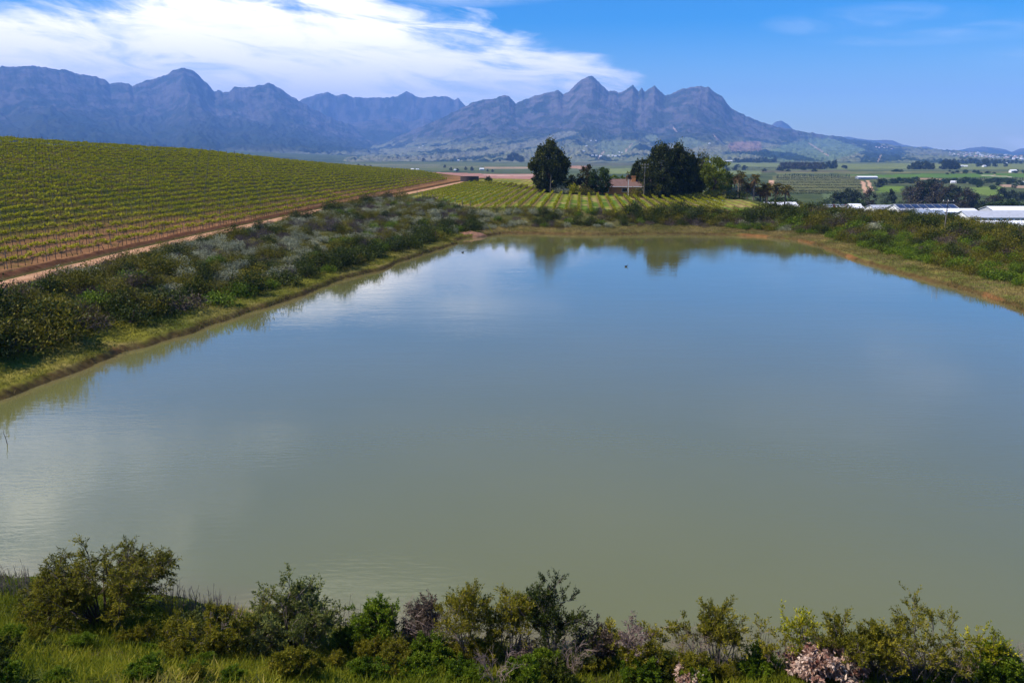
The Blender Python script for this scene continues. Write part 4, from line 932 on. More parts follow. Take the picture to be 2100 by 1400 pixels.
tree('dark_tree', x, y, 14.2, [(.02, .5), (.15, .72), (.4, .86), (.58, .98), (.7, .82), (.84, .52), (.95, .28), (1.0, .1)], 11.8, m_treedk, 230, 95, .55, .36, 'tall dense dark tree standing alone left of the brick house', tips=.3, lob=.085, rz=.4)
x, y = base(1203, 392, 240)
tree('bronze_tree', x, y, 8.2, [(.05, .5), (.3, .8), (.6, 1), (.85, .6), (1, .2)], 6.2, m_treeol, 70, 70, .42, .24, 'bronze-leaved rounded tree left of the green tree by the house', lob=.11, tr=.025)
x, y = base(1230, 395, 238)
tree('green_tree', x, y, 7.6, [(.08, .4), (.3, .8), (.6, 1), (.85, .72), (1, .25)], 8.0, m_treegn, 80, 75, .42, .26, 'dark green rounded tree overhanging the left end of the brick house', lob=.12, tr=.03)
x, y = base(1174, 388, 242)
tree('dark_tree', x, y, 4.8, [(.05, .6), (.4, 1), (.8, .7), (1, .3)], 4.2, m_treedk, 40, 60, .4, .24, 'small dark bushy tree between the tall dark tree and the bronze tree', lob=.13)
for px, py, Y, h, w, lab in [(1352, 412, 226, 14.0, 10.5, 'tallest cypress-like tree of the group right of the house'), (1386, 414, 229, 13.4, 10.0, 'second dark cypress-like tree right of the house, beside the tallest'), (1412, 416, 232, 11.6, 9.0, 'third dark tree right of the house, beside the yellow-green tree'), (1318, 408, 250, 9.6, 10.5, 'lower dark tree behind the brick house\'s right end')]:
    x, y = base(px, py, Y)
    tree('cypress_tree', x, y, h, [(.03, .7), (.15, .95), (.4, 1), (.62, .85), (.8, .6), (.93, .45), (1.0, .2)], w, m_treedk, 200, 90, .52, .28, lab, tips=.5, lob=.085, tr=.028)
x, y = base(1436, 405, 262)
tree('dark_conifer', x, y, 12.2, [(.1, .6), (.5, 1), (.75, .8), (.9, .5), (1, .15)], 7.0, m_treedk, 80, 70, .5, .22, 'dark spiky conifer rising behind the yellow-green tree', tips=.7, lob=.09)
x, y = base(1462, 416, 228)
tree('yellow_green_tree', x, y, 11.2, [(.1, .45), (.3, .9), (.55, 1), (.8, .75), (1, .25)], 9.8, m_treeyl, 100, 80, .45, .28, 'bright yellow-green broadleaf tree left of the palms', lob=.11, tr=.028)
x, y = base(1265, 398, 262)
tree('green_tree', x, y, 5.0, [(.1, .6), (.5, 1), (1, .3)], 9.0, m_bright, 60, 60, .42, .26, 'bright green low tree behind the brick house roof', lob=.14)
# bushes in front of the house
for px, py, Y, h, w, mat, lab in [(1303, 412, 226, 3.0, 4.2, m_olive, 'olive bush before the house wall by the thin pale pole'), (1326, 412, 228, 1.8, 4.0, m_dark, 'dark low bush at the foot of the utility pole'), (1175, 391, 232, 2.6, 3.2, m_vine, 'yellowish bush before the bronze tree'), (1150, 390, 232, 2.2, 4.6, m_silver, 'grey-green bush at the foot of the tall dark tree'),
        (1200, 396, 230, 2.2, 4.2, m_olive, 'olive bush below the bronze tree'), (1462, 421, 222, 2.4, 4.4, m_dark, 'dark rounded bush by the grey driveway'), (1484, 423, 224, 2.8, 6.0, m_dark, 'dark hedge bush below the first palms'), (1515, 424, 226, 2.2, 6.0, m_dark, 'dark hedge bush below the middle palms'), (1405, 418, 216, 1.6, 7.0, m_dark, 'dark low hedge before the third cypress-like tree'), (1430, 421, 216, 1.7, 6.0, m_dark, 'dark low hedge right of the third cypress-like tree')]:
    x, y = base(px, py, Y); me = shrub_mesh('garden_bush', mat, w, h, 34, 40, .30, .15, .34); o = link('garden_bush', me, None, (x, y, zat(x, y))); tag(o, lab, 'bush', 'bushes around the brick house')
# ------------------------------------------------------------------ palms
def palm_parts(h, nfr, ndry, L):
    tk = MB(); ww = rng.normal(size=2) * .12; nz = 14; zz = np.linspace(-.3, h, nz)
    rad_ = .24 + .05 * np.cos(np.arange(nz) * pi) * .4 + np.where(zz > h * .86, .10, 0); tk.tube(np.stack([ww[0] * np.sin(zz / h * 2), ww[1] * np.sin(zz / h * 2), zz], 1), rad_, 8, 0)
    top = np.array([ww[0] * sin(2), ww[1] * sin(2), h])
    def fronds(n, e0, e1, mat, ln, sag):
        b = MB(); P = []; D = []; T = []; LL = []
        for k in range(n):
            a = rng.uniform(0, 2 * pi); e = rng.uniform(e0, e1); l = ln * rng.uniform(.8, 1.1); s = np.linspace(0, 1, 8)
            d = np.array([cos(a) * cos(e), sin(a) * cos(e), sin(e)]); sp = top + d * (l * s)[:, None] - np.array([0, 0, 1]) * (sag * l * s ** 2)[:, None]
            b.tube(sp, np.linspace(.04, .012, 8), 3, 0, .5, cap=False); side = np.array([-sin(a), cos(a), 0]); tk_ = rng.uniform(.2, .8)
            for q_ in range(18):
                f = rng.uniform(.18, 1); p = np.array([np.interp(f, s, sp[:, i]) for i in range(3)]); sg = 1 if q_ % 2 else -1
                P.append(p); D.append(side * sg * .75 + d * .6 - np.array([0, 0, .35 + sag * f])); T.append(tk_ + rng.normal() * .12); LL.append(l * .27 * (1.15 - .5 * f))
        b.leaves(np.array(P), np.array(D), np.array(LL) * 1.1, .21, np.clip(T, 0, 1), 0, rng); return b.mesh('crown', [mat])
    return tk.mesh('trunk', [m_palmbark]), fronds(nfr, -.15, 1.25, m_palm, L, .42), fronds(ndry, -1.1, -.35, m_palmdry, L * .8, .25)
PV = [palm_parts(8.0, 30, 16, 2.7) for _ in range(3)]
palms = [(1466, 412, 7.3, 250, 'slim palm with pale trunk, leftmost of the row of palms'), (1473, 414, 7.0, 252, 'slim pale-trunked palm, second of the row of palms'), (1479, 416, 7.4, 248, 'pale-trunked palm, third of the row of palms'), (1490, 419, 8.0, 246, 'palm beside the hedge, fourth of the row of palms'),
         (1502, 420, 8.2, 247, 'palm with grey trunk, fifth of the row of palms'), (1517, 421, 9.4, 244, 'tallest palm, left of a close pair of palms'), (1521, 422, 8.9, 250, 'palm standing close behind the tallest palm'), (1534, 424, 6.4, 245, 'shorter palm just right of the tallest pair'), (1548, 425, 8.6, 243, 'tall palm with thin crown, right of the shorter one'),
         (1561, 425, 5.6, 246, 'shortest palm, green-crowned, beside the white roof'), (1572, 426, 6.6, 244, 'yellowish palm, left of a close pair before the white roof'), (1575, 426, 6.3, 250, 'palm close behind the yellowish one before the white roof'), (1592, 427, 6.9, 242, 'stout palm with wide yellowish crown before the white roof'), (1610, 428, 5.8, 241, 'rightmost palm of the row, browner and low')]
CR = [380, 384, 386, 371, 368, 360, 366, 382, 366, 391, 384, 388, 384, 388]
for (px, py, h, Y, lab), cpy in zip(palms, CR):
    t_ = at_y(px, cpy, Y); gz = zat(t_[0], t_[1]); h = t_[2] - gz; a, b, c = PV[rng.integers(3)]; o = link('palm_tree', None, None, (t_[0], t_[1], gz), rng.uniform(0, 6), (rng.uniform(.9, 1.1),) * 2 + (1,))
    link('trunk', a, o, None, None, (1, 1, h / 8.0)); link('crown', b, o, (0, 0, h - 8.0)); link('dry_fronds', c, o, (0, 0, h - 8.0)); tag(o, lab, 'palm', 'row of palms behind the far bank')
p = at_y(1287, 402, 236); a, b, c = palm_parts(6.2, 4, 26, 2.0); o = link('palm_tree', None, None, (p[0], p[1], zat(p[0], p[1])), 0, (.7, .7, 1)); link('trunk', a, o); link('crown', b, o); link('dry_fronds', c, o)
tag(o, 'withered brown palm on a thin trunk before the brick house roof', 'palm')
# ------------------------------------------------------------------ brick house
def brick_mat():
    m, q = new_mat('orange_brick'); t = q.n('ShaderNodeTexCoord'); mp = q.n('ShaderNodeMapping'); q.link(t.outputs['Object'], mp.inputs[0]); mp.inputs['Rotation'].default_value = (radians(90), 0, 0)
    b = q.n('ShaderNodeTexBrick'); q.link(mp.outputs[0], b.inputs['Vector']); b.inputs['Scale'].default_value = 3.2; b.inputs['Color1'].default_value = (.50, .19, .05, 1); b.inputs['Color2'].default_value = (.58, .24, .07, 1); b.inputs['Mortar'].default_value = (.30, .2, .13, 1)
    b.inputs['Mortar Size'].default_value = .012; q.link(b.outputs['Color'], q.p.inputs['Base Color']); q.p.inputs['Roughness'].default_value = .9; return m
m_brick = brick_mat(); m_white = flat_mat('white_paint', (.78, .77, .75), .6, .06, 2); m_glass = flat_mat('window_glass', (.02, .025, .03), .12, .1, 3, .5)
m_tile = flat_mat('weathered_roof_sheet', (.14, .082, .064), .75, .2, 1.5)
m_roofw = flat_mat('white_roof_sheet', (.74, .74, .75), .45, .06, .6); m_roofg = flat_mat('grey_roof_sheet', (.40, .41, .44), .5, .12, .6); m_roofb = flat_mat('blue_grey_roof_sheet', (.26, .30, .36), .5, .12, .6); m_wallw = flat_mat('white_wall', (.76, .75, .73), .8, .08, .8); m_wallg = flat_mat('grey_wall', (.42, .43, .46), .8, .1, .8)
HY = 243; hx0 = at_y(1226, 400, HY)[0]; hx1 = at_y(1372, 400, HY)[0]; hzz = min(zat(hx0, HY), zat(hx1, HY)) - .2; Lh = hx1 - hx0
o = link('brick_house', None, None, ((hx0 + hx1) / 2, HY + 4.5, hzz), -.10); tag(o, 'low orange brick house with weathered hip roof beneath dark trees', 'house')
b = MB(); b.box((-Lh / 2, -4.5, -1), (Lh / 2, 4.5, 2.75)); b.obj('wall', [m_brick], o)
b = MB(); e = .55; b.add([(-Lh/2-e, -4.5-e, 2.7), (Lh/2+e, -4.5-e, 2.7), (Lh/2+e, 4.5+e, 2.7), (-Lh/2-e, 4.5+e, 2.7), (-Lh/2+4.4, 0, 4.75), (Lh/2-4.4, 0, 4.75)], [(0,1,5,4), (2,3,4,5)]); b.add([(-Lh/2-e, -4.5-e, 2.7), (-Lh/2-e, 4.5+e, 2.7), (-Lh/2+4.4, 0, 4.75), (Lh/2+e, -4.5-e, 2.7), (Lh/2+e, 4.5+e, 2.7), (Lh/2-4.4, 0, 4.75)], [(0, 2, 1), (3, 4, 5)])
b.add([(-Lh/2-e, -4.5-e, 2.698), (Lh/2+e, -4.5-e, 2.698), (Lh/2+e, 4.5+e, 2.698), (-Lh/2-e, 4.5+e, 2.698)], [(3, 2, 1, 0)]); rf = b.obj('roof', [m_tile], o)
b = MB(); cxx = at_y(1303, 380, HY)[0] - (hx0 + hx1) / 2; b.box((cxx - .6, -1.9, 3.2), (cxx + .6, -.9, 5.5)); b.box((cxx - .68, -1.98, 5.5), (cxx + .68, -.82, 5.64)); b.obj('chimney', [m_brick], rf)
b = MB(); b.box((-Lh/2-e-.02, -4.5-e-.12, 2.52), (Lh/2+e+.02, -4.5-e, 2.70)); b.obj('gutter', [m_white], o)
for fx in (-.70, -.2, .2, .55):
    b = MB(); x0 = fx * Lh / 2; wd = .55 if fx == -.70 else .9; b.box((x0 - wd, -4.53, 1.0), (x0 + wd, -4.49, 2.2)); wn = b.obj('window', [m_white], o); b = MB(); b.box((x0 - wd + .08, -4.56, 1.08), (x0 + wd - .08, -4.532, 2.12)); b.obj('pane', [m_glass], wn)
# small dark shed left of the house
p = at_y(1163, 394, 234); o = link('low_shed', None, None, (p[0], p[1], zat(p[0], p[1]) - .1), .1); tag(o, 'low dark shed with open brown lean-to below the tall dark tree', 'shed')
b = MB(); b.box((-1.4, -.9, 0), (1.2, .9, 1.35)); b.obj('wall', [flat_mat('dark_green_board', (.03, .045, .05), .8)], o); b = MB(); b.box((-1.55, -1.05, 1.352), (1.3, 1.05, 1.46)); b.obj('roof', [m_roofb], o)
for dx in (1.5, 2.5, 3.4):
    b = MB(); b.tube([(dx, -.7, -.1), (dx, -.7, 1.3)], .07, 5); b.obj('post', [m_wood], o)
b = MB(); b.box((1.34, -.95, 1.3), (3.6, .95, 1.42)); b.obj('lean_to_roof', [m_brown], o)
# water tank
p = at_y(963, 367, 352); o = link('water_tank', None, None, (p[0], p[1], zat(p[0], p[1]) - .1)); tag(o, 'low round dark water reservoir at the far end of the hillside vineyard', 'tank')
b = MB(); n = 40; a_ = np.arange(n) * 2 * pi / n; ro, ri, H_ = 4.0, 3.8, 2.2
ring = lambda r, z: np.stack([np.cos(a_) * r, np.sin(a_) * r, np.full(n, z)], 1)
V = np.concatenate([ring(ro, -.3), ring(ro, H_), ring(ri, H_), ring(ri, H_ - .6)]); j = np.arange(n); j2 = (j + 1) % n
b.add(V, np.concatenate([np.stack([k * n + j, k * n + j2, (k + 1) * n + j2, (k + 1) * n + j], 1) for k in range(3)])); b.obj('wall', [flat_mat('dark_tank_sheet', (.045, .032, .028), .6)], o)
b = MB(); b.add(ring(ri, H_ - .58), [list(range(n))]); b.obj('water_surface', [mw], o)
b = MB(); b.tube([(cos(t_) * ro, sin(t_) * ro, H_ + .02) for t_ in np.linspace(0, 2 * pi, 41)], .06, 5, cap=False); b.obj('rim', [m_bark], o)
x, y = base(1002, 368, 345); me = shrub_mesh('spiky_bush', m_dark, 2.6, 2.2, 18, 40, .7, .12, .3, up=1.2); tag(link('spiky_bush', me, None, (x, y, zat(x, y))), 'dark spiky bush beside the round water reservoir', 'bush')
for k, px in enumerate(np.linspace(975, 1098, 16)):
    x, y = base(px, np.interp(px, [975, 1098], [376, 389]) + rng.uniform(-1, 1), np.interp(px, [975, 1098], [335, 252])); me = SHR['brown' if k % 3 else 'olive'][0]
    o = link('hedge_bush', me, None, (x, y, zat(x, y)), rng.uniform(0, 6), rng.uniform(.7, 1.1)); tag(o, f'brownish low bush, {ORD[k]} from the left along the lower vineyard\'s far edge', 'bush', 'bushes along the vineyard\'s far edge')
# ------------------------------------------------------------------ poles
def pole(px, py, Y, h, lab, arms=1, r=.11, lean=0.0, mat=None, z=None):
    p = at_y(px, py, Y); o = link('utility_pole', None, None, (p[0], p[1], zat(p[0], p[1]) if z is None else z)); tag(o, lab, 'pole', 'poles around the farm')
    b = MB(); b.tube([(0, 0, -.5), (lean * h * .5, 0, h * .5), (lean * h, 0, h)], [r, r * .9, r * .75], 7); b.obj('post', [mat or m_wood], o)
    for k in range(arms):
        zt = h - .35 - .8 * k; xa = lean * zt
        b = MB(); b.box((xa - .95, -.13 - r, zt - .06), (xa + .95, -r + .02, zt + .06)); ca = b.obj('crossarm', [m_wood], o)
        for s in (-.8, 0, .8): b = MB(); b.tube([(xa + s, -.06 - r, zt + .06), (xa + s, -.06 - r, zt + .22)], [.05, .035], 6); b.obj('insulator', [m_white], ca)
    return o
pole(1320, 411, 224, 9.4, 'wooden utility pole with two crossarms before the dark cypress-like trees', 2, .14)
pole(1128, 389, 230, 5.2, 'leaning grey post before the tall dark tree', 0, .10, .05)
pole(1288, 410, 226, 5.0, 'thin pale pole in front of the brick house wall', 0, .06, 0, m_white)
q1 = pole(1937, 470, 128, 5.6, 'tall thin pole on the right bank before the long sheds', 1, .09)
q2 = pole(1766, 432, 300, 9.2, 'thin pole before the white gabled shed', 1, .10)
q3 = pole(1745, 430, 300, 7.8, 'thin pole left of the white gabled shed', 0, .09)
pole(1998, 462, 250, 5.0, 'short pole before the long grey shed', 0, .07)
# ------------------------------------------------------------------ sheds on the plain
def spot(px, py, ymin=210):
    p = ground_at(px, py, ymin); return p
def shed(name, px0, px1, py, Y, depth, hw, hr, wall, roof, lab, gable_x=True, doors=(), windows=0, rz=0.0, cat='shed'):
    """a gabled shed whose near wall stands at Y; ridge along x"""
    if Y > 600: Y = ground_at((px0 + px1) / 2, py, 500)[1]
    a = at_y(px0, py, Y); b_ = at_y(px1, py, Y); z = min(a[2], zat((a[0] + b_[0]) / 2, Y)) if False else a[2]; Lx = b_[0] - a[0]
    o = link(name, None, None, ((a[0] + b_[0]) / 2, Y, z), rz); tag(o, lab, cat, 'sheds on the plain')
    h = Lx / 2; b = MB()
    b.add([(-h, 0, -6), (h, 0, -6), (h, depth, -6), (-h, depth, -6), (-h, 0, hw), (h, 0, hw), (h, depth, hw), (-h, depth, hw)], [(0, 1, 5, 4), (1, 2, 6, 5), (2, 3, 7, 6), (3, 0, 4, 7)])
    b.add([(-h, 0, hw), (-h, depth, hw), (-h, depth / 2, hw + hr), (h, 0, hw), (h, depth, hw), (h, depth / 2, hw + hr)], [(0, 2, 1), (3, 4, 5)]); b.obj('wall', [wall], o)
    b = MB(); e = .5; t = .12; sl = hr / (depth / 2)
    for s in (0, 1):
        y0, y1 = (-e, depth / 2) if s == 0 else (depth + e, depth / 2); z0 = hw - e * sl + .02; z1 = hw + hr + .02
        b.add([(-h - e, y0, z0), (h + e, y0, z0), (h + e, y1, z1), (-h - e, y1, z1), (-h - e, y0, z0 + t), (h + e, y0, z0 + t), (h + e, y1, z1 + t), (-h - e, y1, z1 + t)], [(4, 5, 6, 7), (0, 1, 5, 4), (3, 0, 4, 7), (1, 2, 6, 5), (3, 2, 1, 0)])
    b.obj('roof', [roof], o)
    for k in range(windows):
        x0 = -h + (k + .5) * Lx / windows; b = MB(); b.box((x0 - Lx / windows * .36, -.06, hw * .55), (x0 + Lx / windows * .36, -.01, hw * .8)); b.obj('window', [m_glass], o)
    for dxx, dw, dh in doors: b = MB(); b.box((dxx * h - dw / 2, -.08, -1), (dxx * h + dw / 2, -.01, dh)); b.obj('door', [m_wallg], o)
    # openings of the left gable
    b = MB(); b.box((-h - .06, depth * .35, hw * .2), (-h - .01, depth * .65, hw * .85)); b.obj('gable_door', [m_wallg], o)
    return o
solar_shed = shed('solar_shed', 1846, 1968, 442, 372, 14, 2.5, 2.1, m_wallw, m_roofg, 'long white-walled shed with solar panels along its grey roof', windows=0)
h_ = (at_y(1968, 442, 372)[0] - at_y(1846, 442, 372)[0]) / 2; mp_, q = new_mat('solar_cell'); t = q.n('ShaderNodeTexCoord'); br_ = q.n('ShaderNodeTexBrick'); q.link(t.outputs['Object'], br_.inputs['Vector']); br_.offset = 0; br_.inputs['Scale'].default_value = 1.0
br_.inputs['Color1'].default_value = (.012, .018, .045, 1); br_.inputs['Color2'].default_value = (.015, .022, .055, 1); br_.inputs['Mortar'].default_value = (.10, .11, .14, 1); br_.inputs['Mortar Size'].default_value = .03; br_.inputs['Brick Width'].default_value = 1.0; br_.inputs['Row Height'].default_value = .9
q.link(br_.outputs['Color'], q.p.inputs['Base Color']); q.p.inputs['Roughness'].default_value = .2
sl_ = math.atan(2.1 / 7)
for k in range(8):
    b = MB(); wd = 2 * h_ / 8; b.box((-wd * .45, -2.3, 0), (wd * .45, 2.3, .08)); o = b.obj('solar_panel', [mp_], solar_shed)
    o.location = (-h_ + (k + .5) * wd, 4.0, 2.5 + 2.1 * (4.0 / 7) + .28); o.rotation_euler = (sl_, 0, 0)
shed('long_shed', 1915, 2006, 447, 360, 10, 2.6, 1.2, m_wallg, m_roofw, 'low shed with bright white roof in front of the solar shed', windows=5)
shed('low_shed', 1882, 1942, 449, 352, 12, 1.8, 1.6, m_wallg, m_roofb, 'low blue-grey roofed shed before the middle of the solar shed')
shed('grey_shed', 1796, 1868, 440, 402, 14, 2.6, 1.6, m_wallw, m_roofg, 'grey-roofed shed behind the left end of the solar shed', windows=3)
shed('white_gable_shed', 1986, 2170, 461, 330, 12, 3.0, 2.2, m_wallw, m_roofg, 'long grey-roofed shed with white gable and window strip', windows=14)
shed('white_roof_shed', 2036, 2160, 446, 395, 12, 3.4, 1.6, m_wallg, m_roofw, 'white-roofed shed behind the long grey-roofed one')
shed('big_white_shed', 2012, 2180, 484, 262, 16, 1.4, 2.9, m_wallw, m_roofw, 'nearest shed, broad white roof at the right edge', windows=6)
shed('white_gabled_shed', 1748, 1769, 435, 345, 8, 1.7, 1.5, m_wallg, m_roofw, 'small bright white-roofed shed beside the row of parked cars')
shed('white_roof_house', 1576, 1637, 434, 325, 10, 2.0, 1.4, m_wallw, m_roofw, 'long low white roof seen behind the right-hand palms')
# parked cars
def car_meshes(col):
    m = flat_mat('car_paint', col, .3, .03, 1, .5)
    b = MB(); prof = [(-2.1, .35), (-2.1, .85), (-1.9, .95), (-.9, 1.0), (.75, 1.0), (1.95, .85), (2.15, .6), (2.15, .35)]
    V = [(x, y, z) for y in (-.85, .85) for x, z in prof]; n = len(prof); b.add(V, [(k, k + n, (k + 1) % n + n, (k + 1) % n) for k in range(n)]); b.add(V, [list(range(n)), list(range(2 * n - 1, n - 1, -1))]); body = b.mesh('body', [m])
    b = MB(); pf = [(-1.75, .96), (-1.35, 1.42), (.35, 1.45), (1.05, 1.0)]; V = [(x, y * (.75 if z > 1.2 else .84), z) for y in (-1, 1) for x, z in pf]; b.add(V, [(k, k + 4, (k + 1) % 4 + 4, (k + 1) % 4) for k in range(4)] + [(0, 1, 2, 3), (7, 6, 5, 4)]); cab = b.mesh('cabin_glass', [m_glass])
    b = MB(); b.box((-1.3, -.66, 1.45), (.3, .66, 1.49)); rf = b.mesh('roof', [m]); return body, cab, rf
b = MB(); b.tube([(0, -.1, 0), (0, .1, 0)], .32, 12); wheel = b.mesh('wheel', [flat_mat('tyre', (.02, .02, .02), .9)])
CARS = {n: car_meshes(c) for n, c in (('white', (.8, .8, .8)), ('red', (.45, .04, .03)), ('silver', (.5, .51, .53)), ('blue', (.08, .12, .3)))}
for k, (px, cn) in enumerate([(1691, 'white'), (1697, 'silver'), (1703, 'white'), (1708, 'red'), (1714, 'white'), (1720, 'white'), (1727, 'silver'), (1734, 'red'), (1739, 'blue'), (1744, 'white')]):
    p = at_y(px, 427.5, 352 + rng.uniform(-3, 3)); o = link('parked_car', None, None, (p[0], p[1], p[2] + .2), 1.3 + rng.uniform(-.15, .15)); bd, cb, rf = CARS[cn]; link('body', bd, o); link('cabin_glass', cb, o); link('roof', rf, o)
    for sx, sy in ((-1.35, -.8), (-1.35, .8), (1.4, -.8), (1.4, .8)): link('wheel', wheel, o, (sx, sy, .32))
    tag(o, f'{cn} parked car, {ORD[k]} from the left in the row beside the small white shed', 'car', 'cars parked by the sheds')
b = MB(); p0 = at_y(1688, 429, 349); p1 = at_y(1748, 429, 349); b.add([(p0[0] - 4, 342, p0[2]), (p1[0] + 2, 342, p0[2]), (p1[0] + 2, 362, p0[2] + .25), (p0[0] - 4, 362, p0[2] + .25)], [(0, 1, 2, 3)]); b.add([(p0[0] - 4, 342, p0[2]), (p1[0] + 2, 342, p0[2]), (p1[0] + 2, 342, -26), (p0[0] - 4, 342, -26)], [(3, 2, 1, 0)])
tag(b.obj('parking_terrace', [flat_mat('gravel', (.30, .27, .23), .95)]), kind='structure')
# grey driveway by the palms
b = MB(); pts = [at_y(px, py, Y) for px, py, Y in ((1446, 419, 214), (1482, 421, 214), (1476, 409, 262), (1448, 409, 262))]; pts = [(p[0], p[1], zat(p[0], p[1]) + .05) for p in pts]; b.add(pts, [(0, 1, 2, 3)]); tag(b.obj('driveway', [flat_mat('grey_gravel', (.30, .28, .26), .95)]), kind='structure')
# ------------------------------------------------------------------ trees of the plain: a few kinds, copied
def far_kind(name, mat, h, w, prof, ncl, nl, L, W, tips=0.0, lob=.15):
    b = MB(); pz = np.array([p[0] for p in prof]); pr = np.array([p[1] for p in prof]); f = rng.uniform(pz[0], pz[-1], ncl); th = rng.uniform(0, 2 * pi, ncl); rr = np.interp(f, pz, pr) * w / 2 * np.sqrt(rng.uniform(.1, 1, ncl))
    C_ = np.stack([np.cos(th) * rr, np.sin(th) * rr, f * h], 1); P = (C_[:, None] + rng.normal(size=(ncl, nl, 3)) * lob * h * .5).reshape(-1, 3); P[:, 2] = np.maximum(P[:, 2], .3)
    t = np.clip(np.repeat(rng.uniform(.15, .75, ncl), nl) + rng.normal(size=len(P)) * .12, 0, 1); b.leaves(P, unit(len(P)) + [0, 0, .3], rng.uniform(.7, 1.3, len(P)) * L, rng.uniform(.7, 1.3, len(P)) * W, t, 0, rng)
    tk = MB(); tk.tube([(0, 0, -1), (0, 0, h * .3), (.1, 0, h * .8)], [.035 * h, .026 * h, .008 * h], 6); return tk.mesh('trunk', [m_bark]), b.mesh('crown', [mat])
RND = [(.04, .75), (.3, .95), (.6, 1), (.85, .65), (1, .25)]; TALL = [(.03, .7), (.3, 1), (.7, .7), (1, .2)]
FK = {'dark': [far_kind('far_tree', m_far, 10, 9, RND, 34, 44, 1.0, .6) for _ in range(3)], 'dull': [far_kind('far_tree', m_fardull, 10, 9, RND, 34, 44, .9, .5) for _ in range(2)], 'green': [far_kind('far_tree', m_treegn, 10, 9.5, RND, 34, 44, 1.0, .6) for _ in range(2)],
      'pale': [far_kind('far_tree', m_pale, 10, 10, RND, 34, 40, .9, .4) for _ in range(2)], 'tall': [far_kind('far_tree', m_far, 10, 5.5, TALL, 34, 40, .9, .45, 0) for _ in range(2)]}
FD = {'dark': 'dark round tree', 'dull': 'brownish dull tree', 'green': 'deep green tree', 'pale': 'pale green willow-like tree', 'tall': 'narrow dark tree'}
def far_tree(kind, px, py, hpx, wpx, where, Y=None, group='trees on the plain'):
    p = ground_at(px, py, 215) if Y is None else at_y(px, py, Y)
    if Y is not None: p[2] = min(p[2], zat(p[0], p[1]))
    d = (p - CP) @ F_; hh = hpx * d / FOC; ww = wpx * d / FOC; a, c = FK[kind][rng.integers(len(FK[kind]))]; bw = 9.0 if kind != 'tall' else 5.5
    o = link('broad_tree' if kind != 'tall' else 'narrow_tree', None, None, p, rng.uniform(0, 6), (ww / bw, ww / bw, hh / 10.3)); link('trunk', a, o); link('crown', c, o); put(o, FD[kind], where, 'tree', group); return o
MID = [('dull',1658,428,46,48,300),('dull',1640,428,24,30,300),('dark',1668,430,26,40,290),('pale',1698,424,34,60,420),('pale',1722,428,26,50,400),('dark',1712,409,26,24,560),('dark',1724,411,28,26,560),('dark',1738,413,32,30,560),('dark',1752,415,34,34,540),('green',1760,420,22,26,500),('green',1735,420,20,26,480),
  ('dull',1792,437,52,44,330),('dark',1776,432,30,26,340),('dull',1782,412,40,26,520),('dark',1803,384,15,20,None),('dark',1828,412,26,18,620),('pale',1815,408,22,22,620),
  ('green',1815,424,20,22,470),('green',1832,424,18,22,470),('green',1850,425,22,24,460),('green',1870,424,18,20,460),('pale',1845,414,18,26,520),('dull',1882,420,14,14,440),
  ('dull',1862,416,34,30,600),('dull',1880,420,46,38,580),('dark',1898,420,50,40,580),('dull',1918,422,46,40,570),('dull',1940,424,40,38,560),('dark',1958,428,42,40,550),('dull',1978,430,40,36,540),('dark',1996,430,30,30,540),('dull',1908,406,36,34,700),('dark',1888,402,32,30,700),('dull',1950,410,30,30,690),
  ('dark',2018,434,26,34,480),('green',2042,434,30,44,470),('green',2066,434,34,44,460),('green',2092,434,30,40,460),('pale',2070,420,24,40,520),('dull',2035,416,26,30,560),('dark',2055,400,24,28,700),('dark',2074,398,18,24,720),('dark',2095,400,18,24,700),
  ('green',1820,446,20,26,330),('dark',1840,446,20,22,330),('green',1868,452,26,36,300),('pale',1862,456,22,24,280),('dark',1905,452,18,18,300),('dark',1940,456,24,32,280),('dull',1952,460,22,26,260),('green',1975,458,30,28,270),('dark',2010,466,16,24,240),('green',2036,472,24,38,225),('dark',2052,472,22,30,225),('dull',2076,450,14,20,310),('dull',2000,452,12,12,315),
  ('dark',1540,422,26,34,330),('green',1600,424,30,60,420),('green',1620,420,26,40,440),('dark',1560,424,24,40,420),('dull',1520,424,24,26,340),('dark',1490,372,20,40,700),('dark',1515,372,22,40,700),('dark',1545,371,20,36,720),('dark',1565,371,18,30,720)]
for k, px, py, hp, wp2, Y in MID:
    far_tree(k, px, py, hp, wp2, 'left of the small white shed' if px < 1745 else ('between the small white shed and solar shed' if px < 1850 and py > 400 else ('around the solar shed' if px < 2005 and py > 428 else ('in the grove behind the solar shed' if px < 2012 else 'around the sheds at the right edge'))), Y)
# far belts and clumps
for k, px, py, hp, wp2 in [('dull', 1603 + 8.2 * i, 347 + rng.uniform(-.5, .5), 13, 15) for i in range(11)] + [('dark', 1697, 346, 14, 15), ('dark', 1710, 346, 16, 14)]: far_tree(k, px, py, hp, wp2, 'in the long belt below the green hill')
for px, hp in [(1872, 13), (1880, 15), (1888, 14), (1897, 15), (1905, 13), (1863, 8), (1912, 11), (1934, 16), (1942, 18), (1950, 17), (1957, 16), (1962, 13)]: far_tree('dark', px, 347.5, hp, hp * .95, 'in the dark clumps below the town')
for px, hp in [(2005, 8), (2017, 14), (2026, 9), (2040, 10), (2062, 7)]: far_tree('dark', px, 342, hp, hp, 'around the farmhouse below the town')
for i in range(14): far_tree('dark', 1508 + 6.2 * i, 333.5 + rng.uniform(-.6, .6), rng.uniform(6, 10), 9, 'in the thin belt below the pointed peaks')
for i in range(20): far_tree('tall' if i % 3 else 'dark', 1930 + 9 * i * .95, 336 + rng.uniform(-.5, .5), rng.uniform(5, 11), rng.uniform(6, 10), 'in the hedgerow at the foot of the town hill')
